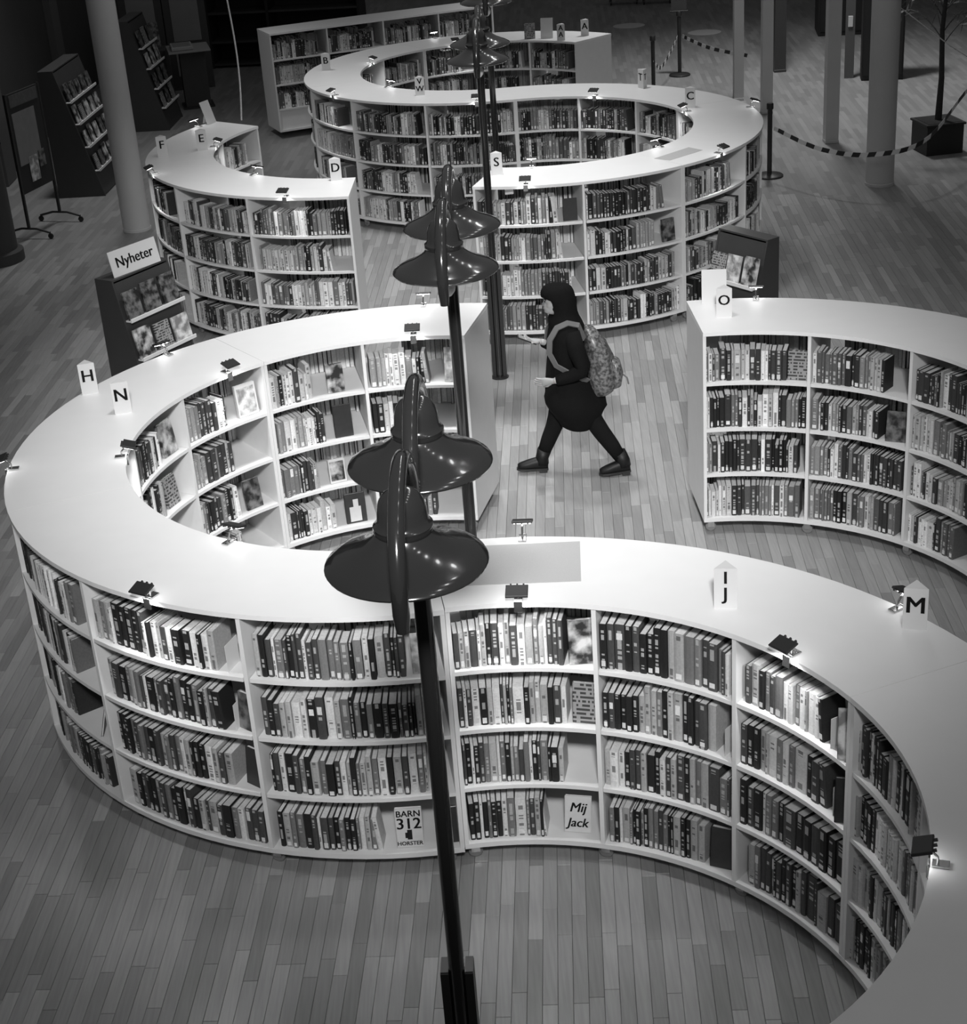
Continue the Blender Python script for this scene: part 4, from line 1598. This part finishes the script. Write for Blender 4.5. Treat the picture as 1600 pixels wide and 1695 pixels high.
# body: pelvis root, torso, neck, head core, both arms and legs
BV_ = [((0, 0, .80), (.11, .09)), ((.01, 0, .95), (.10, .08)), ((.03, 0, 1.10), (.10, .075)), ((.04, 0, 1.20), (.07, .055)), ((.065, 0, 1.27), .048), ((.09, 0, 1.33), .05),
       # left arm (camera side): shoulder, elbow, wrist
       ((.0, .13, 1.165), .038), ((-.075, .205, .93), .034), ((.09, .18, .85), .028), ((.15, .165, .838), .026),
       # right arm: shoulder, elbow, wrist
       ((.04, -.13, 1.165), .038), ((.05, -.22, .95), .034), ((.17, -.14, 1.03), .028), ((.215, -.12, 1.05), .025),
       # left leg (behind): hip knee ankle
       ((-.03, .085, .76), .07), ((-.15, .09, .46), .062), ((-.20, .085, .38), .06), ((-.33, .085, .16), .042), ((-.36, .085, .10), .038),
       # right leg (in front): hip knee ankle
       ((.04, -.085, .76), .07), ((.12, -.09, .45), .062), ((.13, -.09, .38), .06), ((.24, -.085, .15), .042), ((.255, -.085, .10), .038)]
BE_ = [(0, 1), (1, 2), (2, 3), (3, 4), (4, 5), (3, 6), (6, 7), (7, 8), (8, 9), (3, 10), (10, 11), (11, 12), (12, 13),
       (0, 14), (14, 15), (15, 16), (16, 17), (17, 18), (0, 19), (19, 20), (20, 21), (21, 22), (22, 23)]
body_core = skin_mesh('body_core', (BV_, BE_), 2, 0)


# head with face, built as one lofted surface along z with a profile in x
def head_mesh():
    prof = [  # z, front x, back x, half width
        (1.300, .125, .055, .030), (1.312, .168, .045, .045), (1.325, .182, .030, .054), (1.340, .178, .015, .060), (1.352, .185, .008, .063),
        (1.362, .181, .002, .066), (1.374, .198, -.004, .069), (1.388, .192, -.008, .072), (1.402, .180, -.012, .074), (1.416, .180, -.014, .076),
        (1.435, .184, -.012, .077), (1.458, .178, -.006, .075), (1.478, .162, .006, .068), (1.494, .138, .026, .054), (1.505, .108, .056, .032), (1.509, .09, .075, .012)]
    secs = []
    for z, f, b, w in prof:
        secs.append(((( f + b) / 2, 0, z), ((f - b) / 2, 0, 0), (0, w, 0)))
    mb = loft(secs, 28)
    # nose narrows the front: pull side vertices near the nose tip back
    for i, v in enumerate(mb.v):
        x, y, z = v
        if 1.362 < z < 1.40 and x > .165 and abs(y) > .012:
            mb.v[i] = (x - .022, y, z)
    return mb


hm = head_mesh()
head_me = hm.mesh('head')


def hand(base, fwd, side, up, curl, s=1.0, thumb=1):
    """palm + five fingers; base wrist point, fwd finger direction, side across palm, up = back of hand"""
    base, f, sd, u = Vector(base), Vector(fwd).normalized(), Vector(side).normalized(), Vector(up).normalized()
    out = []
    pv = [(base, (.020 * s, .016 * s)), (base + f * .035 * s, (.032 * s, .014 * s)), (base + f * .075 * s, (.036 * s, .013 * s))]
    secs = []
    for dd, wx, th in ((-.02, .024, .018), (.0, .026, .018), (.03, .034, .016), (.06, .040, .014), (.083, .038, .011)):
        secs.append((base + f * dd * s, sd * wx * s, u * th * s))
    out.append(loft(secs, 16).mesh('palm'))
    for k, (off, ln) in enumerate(((-.029, .062), (-.010, .072), (.010, .068), (.028, .054))):
        p = base + f * .076 * s + sd * off * s
        pts = [(p - f * .02 * s, .0092 * s), (p, .009 * s)]
        d = f.copy()
        q = p
        for j, fr in enumerate((.45, .32, .23)):
            an = curl * (j + 1) * .55
            d = (f * math.cos(an) - u * math.sin(an)).normalized()
            q = q + d * ln * fr * s
            pts.append((q, (.0086 - .0009 * j) * s))
        out.append(MB().tube([a for a, _ in pts] + [q + d * .004 * s], [b for _, b in pts] + [.004 * s], 8).mesh('finger'))
    t0 = base + f * .018 * s + sd * (-.024 * thumb) * s
    td = (f * .7 - sd * .75 * thumb - u * .25).normalized()
    t1 = t0 + td * .034 * s
    t2 = t1 + (f * .9 - sd * .25 * thumb - u * .35).normalized() * .03 * s
    out.append(MB().tube([t0 - td * .012 * s, t0, t1, t2, t2 + (t2 - t1) * .12], [.012 * s, .012 * s, .0105 * s, .009 * s, .004 * s], 8).mesh('thumb'))
    return out


lh = hand((.155, .163, .836), (1, -.15, -.08), (0, .25, 1), (0, 1, -.2), .45, .95, 1)
rh = hand((.218, -.12, 1.052), (.8, .2, .15), (0.1, 1, -.2), (-.3, .1, -1), .9, .95, -1)
body = join_meshes('person_body', [body_core, head_me] + lh + rh)
bo = part('body', body, SKIN_M, PER, smooth='all')
# eyes, brows and mouth
for s in (-1, 1):
    part('eye', MB().lathe([(0, -.007), (.005, -.005), (.007, 0), (.005, .005), (0, .007)], 10, (.171, s * .030, 1.408)), INK, PER, smooth=True)
    part('eyebrow', MB().tube([(.176, s * .016, 1.424), (.177, s * .032, 1.428), (.165, s * .05, 1.424)], .003, 6), INK, PER)
part('mouth', MB().tube([(.176, -.022, 1.345), (.185, 0, 1.347), (.176, .022, 1.345)], .0035, 6), mat('lip', .2, .5), PER)

# head covering: hood open at the face, falling to the shoulders
hs = []
for z, f, b, w in ((1.525, .12, .05, .03), (1.52, .16, .0, .062), (1.50, .188, -.028, .082), (1.47, .202, -.043, .092), (1.44, .20, -.05, .096), (1.42, .175, -.054, .097),
                   (1.39, .155, -.056, .096), (1.35, .145, -.06, .094), (1.31, .15, -.065, .092), (1.28, .155, -.075, .10), (1.24, .155, -.095, .125), (1.20, .15, -.11, .155), (1.165, .13, -.105, .15)):
    hs.append((((f + b) / 2, 0, z), ((f - b) / 2, 0, 0), (0, w, 0)))
hood = loft(hs, 30)
HV = []
for x, y, z in hood.v:
    if 1.30 < z < 1.43 and x > .125:
        # draw the cloth back around the oval of the face
        k = 1 - min(1, abs(y) / .085)
        x = min(x, .135 - .02 * k)
        if abs(y) < .055:
            x = .10
    HV.append((x, y, z))
hood.v = HV
part('head_covering', hood, COAT, PER, smooth='all')

# coat with sleeves, flaring to a hem
cs = []
for z, f, b, w in ((1.245, .10, -.01, .06), (1.225, .125, -.055, .14), (1.19, .15, -.085, .19), (1.12, .17, -.10, .185), (1.02, .175, -.105, .17), (.92, .175, -.10, .165),
                   (.82, .185, -.12, .175), (.72, .205, -.185, .205), (.64, .222, -.235, .22), (.58, .205, -.25, .225), (.52, .165, -.215, .215), (.46, .115, -.165, .20), (.425, .09, -.14, .19), (.415, .07, -.12, .165)):
    cs.append((((f + b) / 2, 0, z), ((f - b) / 2, 0, 0), (0, w, 0)))
coat = loft(cs, 28)
rn = random.Random(2)
coat.v = [(x + .010 * math.sin(z * 17 + y * 22), y + .006 * math.sin(z * 13 + x * 31), z + (.03 * (x - .0) if z < .6 else 0)) for x, y, z in coat.v]
part('coat', coat, COAT, PER, smooth='all')
for nm, P_ in (('sleeve', [((.0, .13, 1.19), .066), ((-.03, .175, 1.07), .066), ((-.072, .208, .95), .060), ((-.06, .21, .915), .056), ((.01, .197, .88), .050), ((.08, .18, .853), .044), ((.12, .171, .843), .042)]),
               ('sleeve', [((.04, -.13, 1.19), .066), ((.045, -.18, 1.07), .062), ((.05, -.215, .97), .058), ((.075, -.205, .96), .054), ((.13, -.17, .995), .047), ((.185, -.137, 1.035), .042)])):
    part(nm, MB().tube([a for a, _ in P_], [b for _, b in P_], 14), COAT, PER, smooth='all')
for nm, P_ in (('legging', [((-.03, .085, .74), .094), ((-.09, .088, .60), .084), ((-.15, .09, .46), .070), ((-.20, .085, .37), .066), ((-.27, .085, .26), .060), ((-.335, .085, .15), .048)]),
               ('legging', [((.04, -.085, .74), .094), ((.08, -.088, .60), .084), ((.12, -.09, .45), .070), ((.145, -.09, .37), .066), ((.19, -.088, .27), .060), ((.24, -.085, .15), .048)])):
    part(nm, MB().tube([a for a, _ in P_], [b for _, b in P_], 14), LEGG, PER, smooth='all')


def boot(y, heel, toe_dir, lift):
    """ankle boot: heel point (x,z), sole direction angle"""
    ca_, sa_ = math.cos(toe_dir), math.sin(toe_dir)

    def X(u, v):
        return heel[0] + u * ca_ - v * sa_, heel[1] + u * sa_ + v * ca_
    secs = []
    for u, zc, hh, w in ((-.005, .045, .040, .030), (.02, .050, .050, .037), (.07, .052, .052, .038), (.12, .046, .044, .041), (.17, .038, .034, .043), (.205, .032, .027, .038), (.228, .028, .018, .024)):
        x, z = X(u, zc)
        secs.append(((x, y, z), (0, w, 0), (-sa_ * hh, 0, ca_ * hh)))
    bt = part('boot', loft(secs, 16), BOOT, PER, smooth='all')
    return X, bt


def sole(X, y, bt):
    mb = MB()
    out = [(-.008, -.028), (-.008, .028), (.06, .034), (.15, .043), (.21, .036), (.236, .012), (.236, -.012), (.21, -.036), (.15, -.043), (.06, -.034)]
    vs = []
    for v in (0.0, .016):
        for u, w in out:
            x, z = X(u, v)
            vs.append((x, y + w, z))
    n = len(out)
    fs = [tuple(range(n - 1, -1, -1)), tuple(range(n, 2 * n))] + [(i, (i + 1) % n, n + (i + 1) % n, n + i) for i in range(n)]
    mb.add(vs, fs)
    part('sole', mb, BLACK, bt)
    hb = MB()
    x0, z0 = X(.03, -.008)
    part('heel', MB().box((x0, y, z0), (.06, .055, .026), Matrix.Rotation(-math.atan2(X(1, 0)[1] - X(0, 0)[1], X(1, 0)[0] - X(0, 0)[0]), 3, 'Y')), BLACK, bt)


Xr, bt1 = boot(-.085, (.215, .022), R(3), 0)
sole(Xr, -.085, bt1)
part('boot_shaft', MB().tube([(.25, -.085, .07), (.25, -.085, .12), (.228, -.085, .185)], [.05, .05, .056], 14), BOOT, bt1, smooth='all')
Xl, bt2 = boot(.085, (-.405, .032), R(-4), 0)
sole(Xl, .085, bt2)
part('boot_shaft', MB().tube([(-.365, .085, .08), (-.36, .085, .12), (-.325, .085, .19)], [.05, .05, .056], 14), BOOT, bt2, smooth='all')

# backpack (worn, a thing of its own)
PT = Matrix.Rotation(R(180), 3, 'Z')
bpk = thing('backpack', 'grey patterned backpack on the walking person', 'backpack', (0.73, 11.36, 0), R(180))
BPM = make_cover_mat('backpack_fabric', .05, .20, 45)
bs_ = []
for z, f, b, w in ((.655, -.14, -.24, .06), (.67, -.12, -.30, .125), (.74, -.115, -.335, .15), (.84, -.11, -.335, .155), (.95, -.11, -.31, .15), (1.05, -.105, -.27, .14), (1.13, -.10, -.22, .115), (1.18, -.105, -.17, .06)):
    bs_.append((((f + b) / 2, 0, z), ((f - b) / 2, 0, 0), (0, w, 0)))
bag = loft(bs_, 28)
bag.v = [(x + .008 * math.sin(y * 40 + z * 25), y, z) for x, y, z in bag.v]
part('bag_body', bag, BPM, bpk, smooth='all')
pk = []
for z, f, b, w in ((.70, -.28, -.33, .07), (.72, -.28, -.37, .10), (.81, -.28, -.385, .11), (.90, -.28, -.365, .10), (.93, -.28, -.32, .06)):
    pk.append((((f + b) / 2, 0, z), ((f - b) / 2, 0, 0), (0, w, 0)))
part('front_pocket', loft(pk, 22), BPM, bpk, smooth='all')
STR = mat('grey_webbing', .13, .8)
for s in (-1, 1):
    P_ = [(-.10, s * .09, 1.12), (-.06, s * .11, 1.235), (.02, s * .125, 1.262), (.10, s * .135, 1.235), (.155, s * .14, 1.15), (.165, s * .145, 1.05), (.12, s * .165, .955), (.03, s * .185, .90), (-.07, s * .165, .84), (-.11, s * .12, .80)]
    st = MB()
    n = len(P_)
    vs, fs = [], []
    for i, p in enumerate(P_):
        p = Vector(p)
        a, b = Vector(P_[max(i - 1, 0)]), Vector(P_[min(i + 1, n - 1)])
        T = (b - a).normalized()
        out = (p - Vector((.03, 0, 1.05)))
        out = (out - T * out.dot(T)).normalized()
        sd = T.cross(out).normalized()
        for dx, dz in ((-.024, -.004), (.024, -.004), (.024, .006), (-.024, .006)):
            vs.append(p + sd * dx + out * dz)
    for i in range(n - 1):
        for k in range(4):
            k2 = (k + 1) % 4
            fs.append((i * 4 + k, i * 4 + k2, (i + 1) * 4 + k2, (i + 1) * 4 + k))
    fs += [(3, 2, 1, 0), tuple(range((n - 1) * 4, n * 4))]
    st.add(vs, fs)
    part('shoulder_strap', st, STR, bpk, smooth=True)
part('tassel', MB().tube([(-.38, .03, .80), (-.41, .03, .77), (-.42, .035, .72)], .006, 6), STR, bpk)

ph = thing('phone', 'dark phone held up in the walking person\'s hand', 'phone', (0.73 - .315, 11.36 + .095, 1.07), R(180))
q = Matrix.Rotation(R(-25), 3, 'Y')
part('case', MB().box((0, 0, .012), (.15, .078, .010), q, bevel=.002), BLACK, ph)
part('screen', MB().box(q @ Vector((0, 0, .006)) + Vector((0, 0, .012)), (.138, .068, .0015), q), mat('phone_screen', .25, .1, emit=.05), ph)
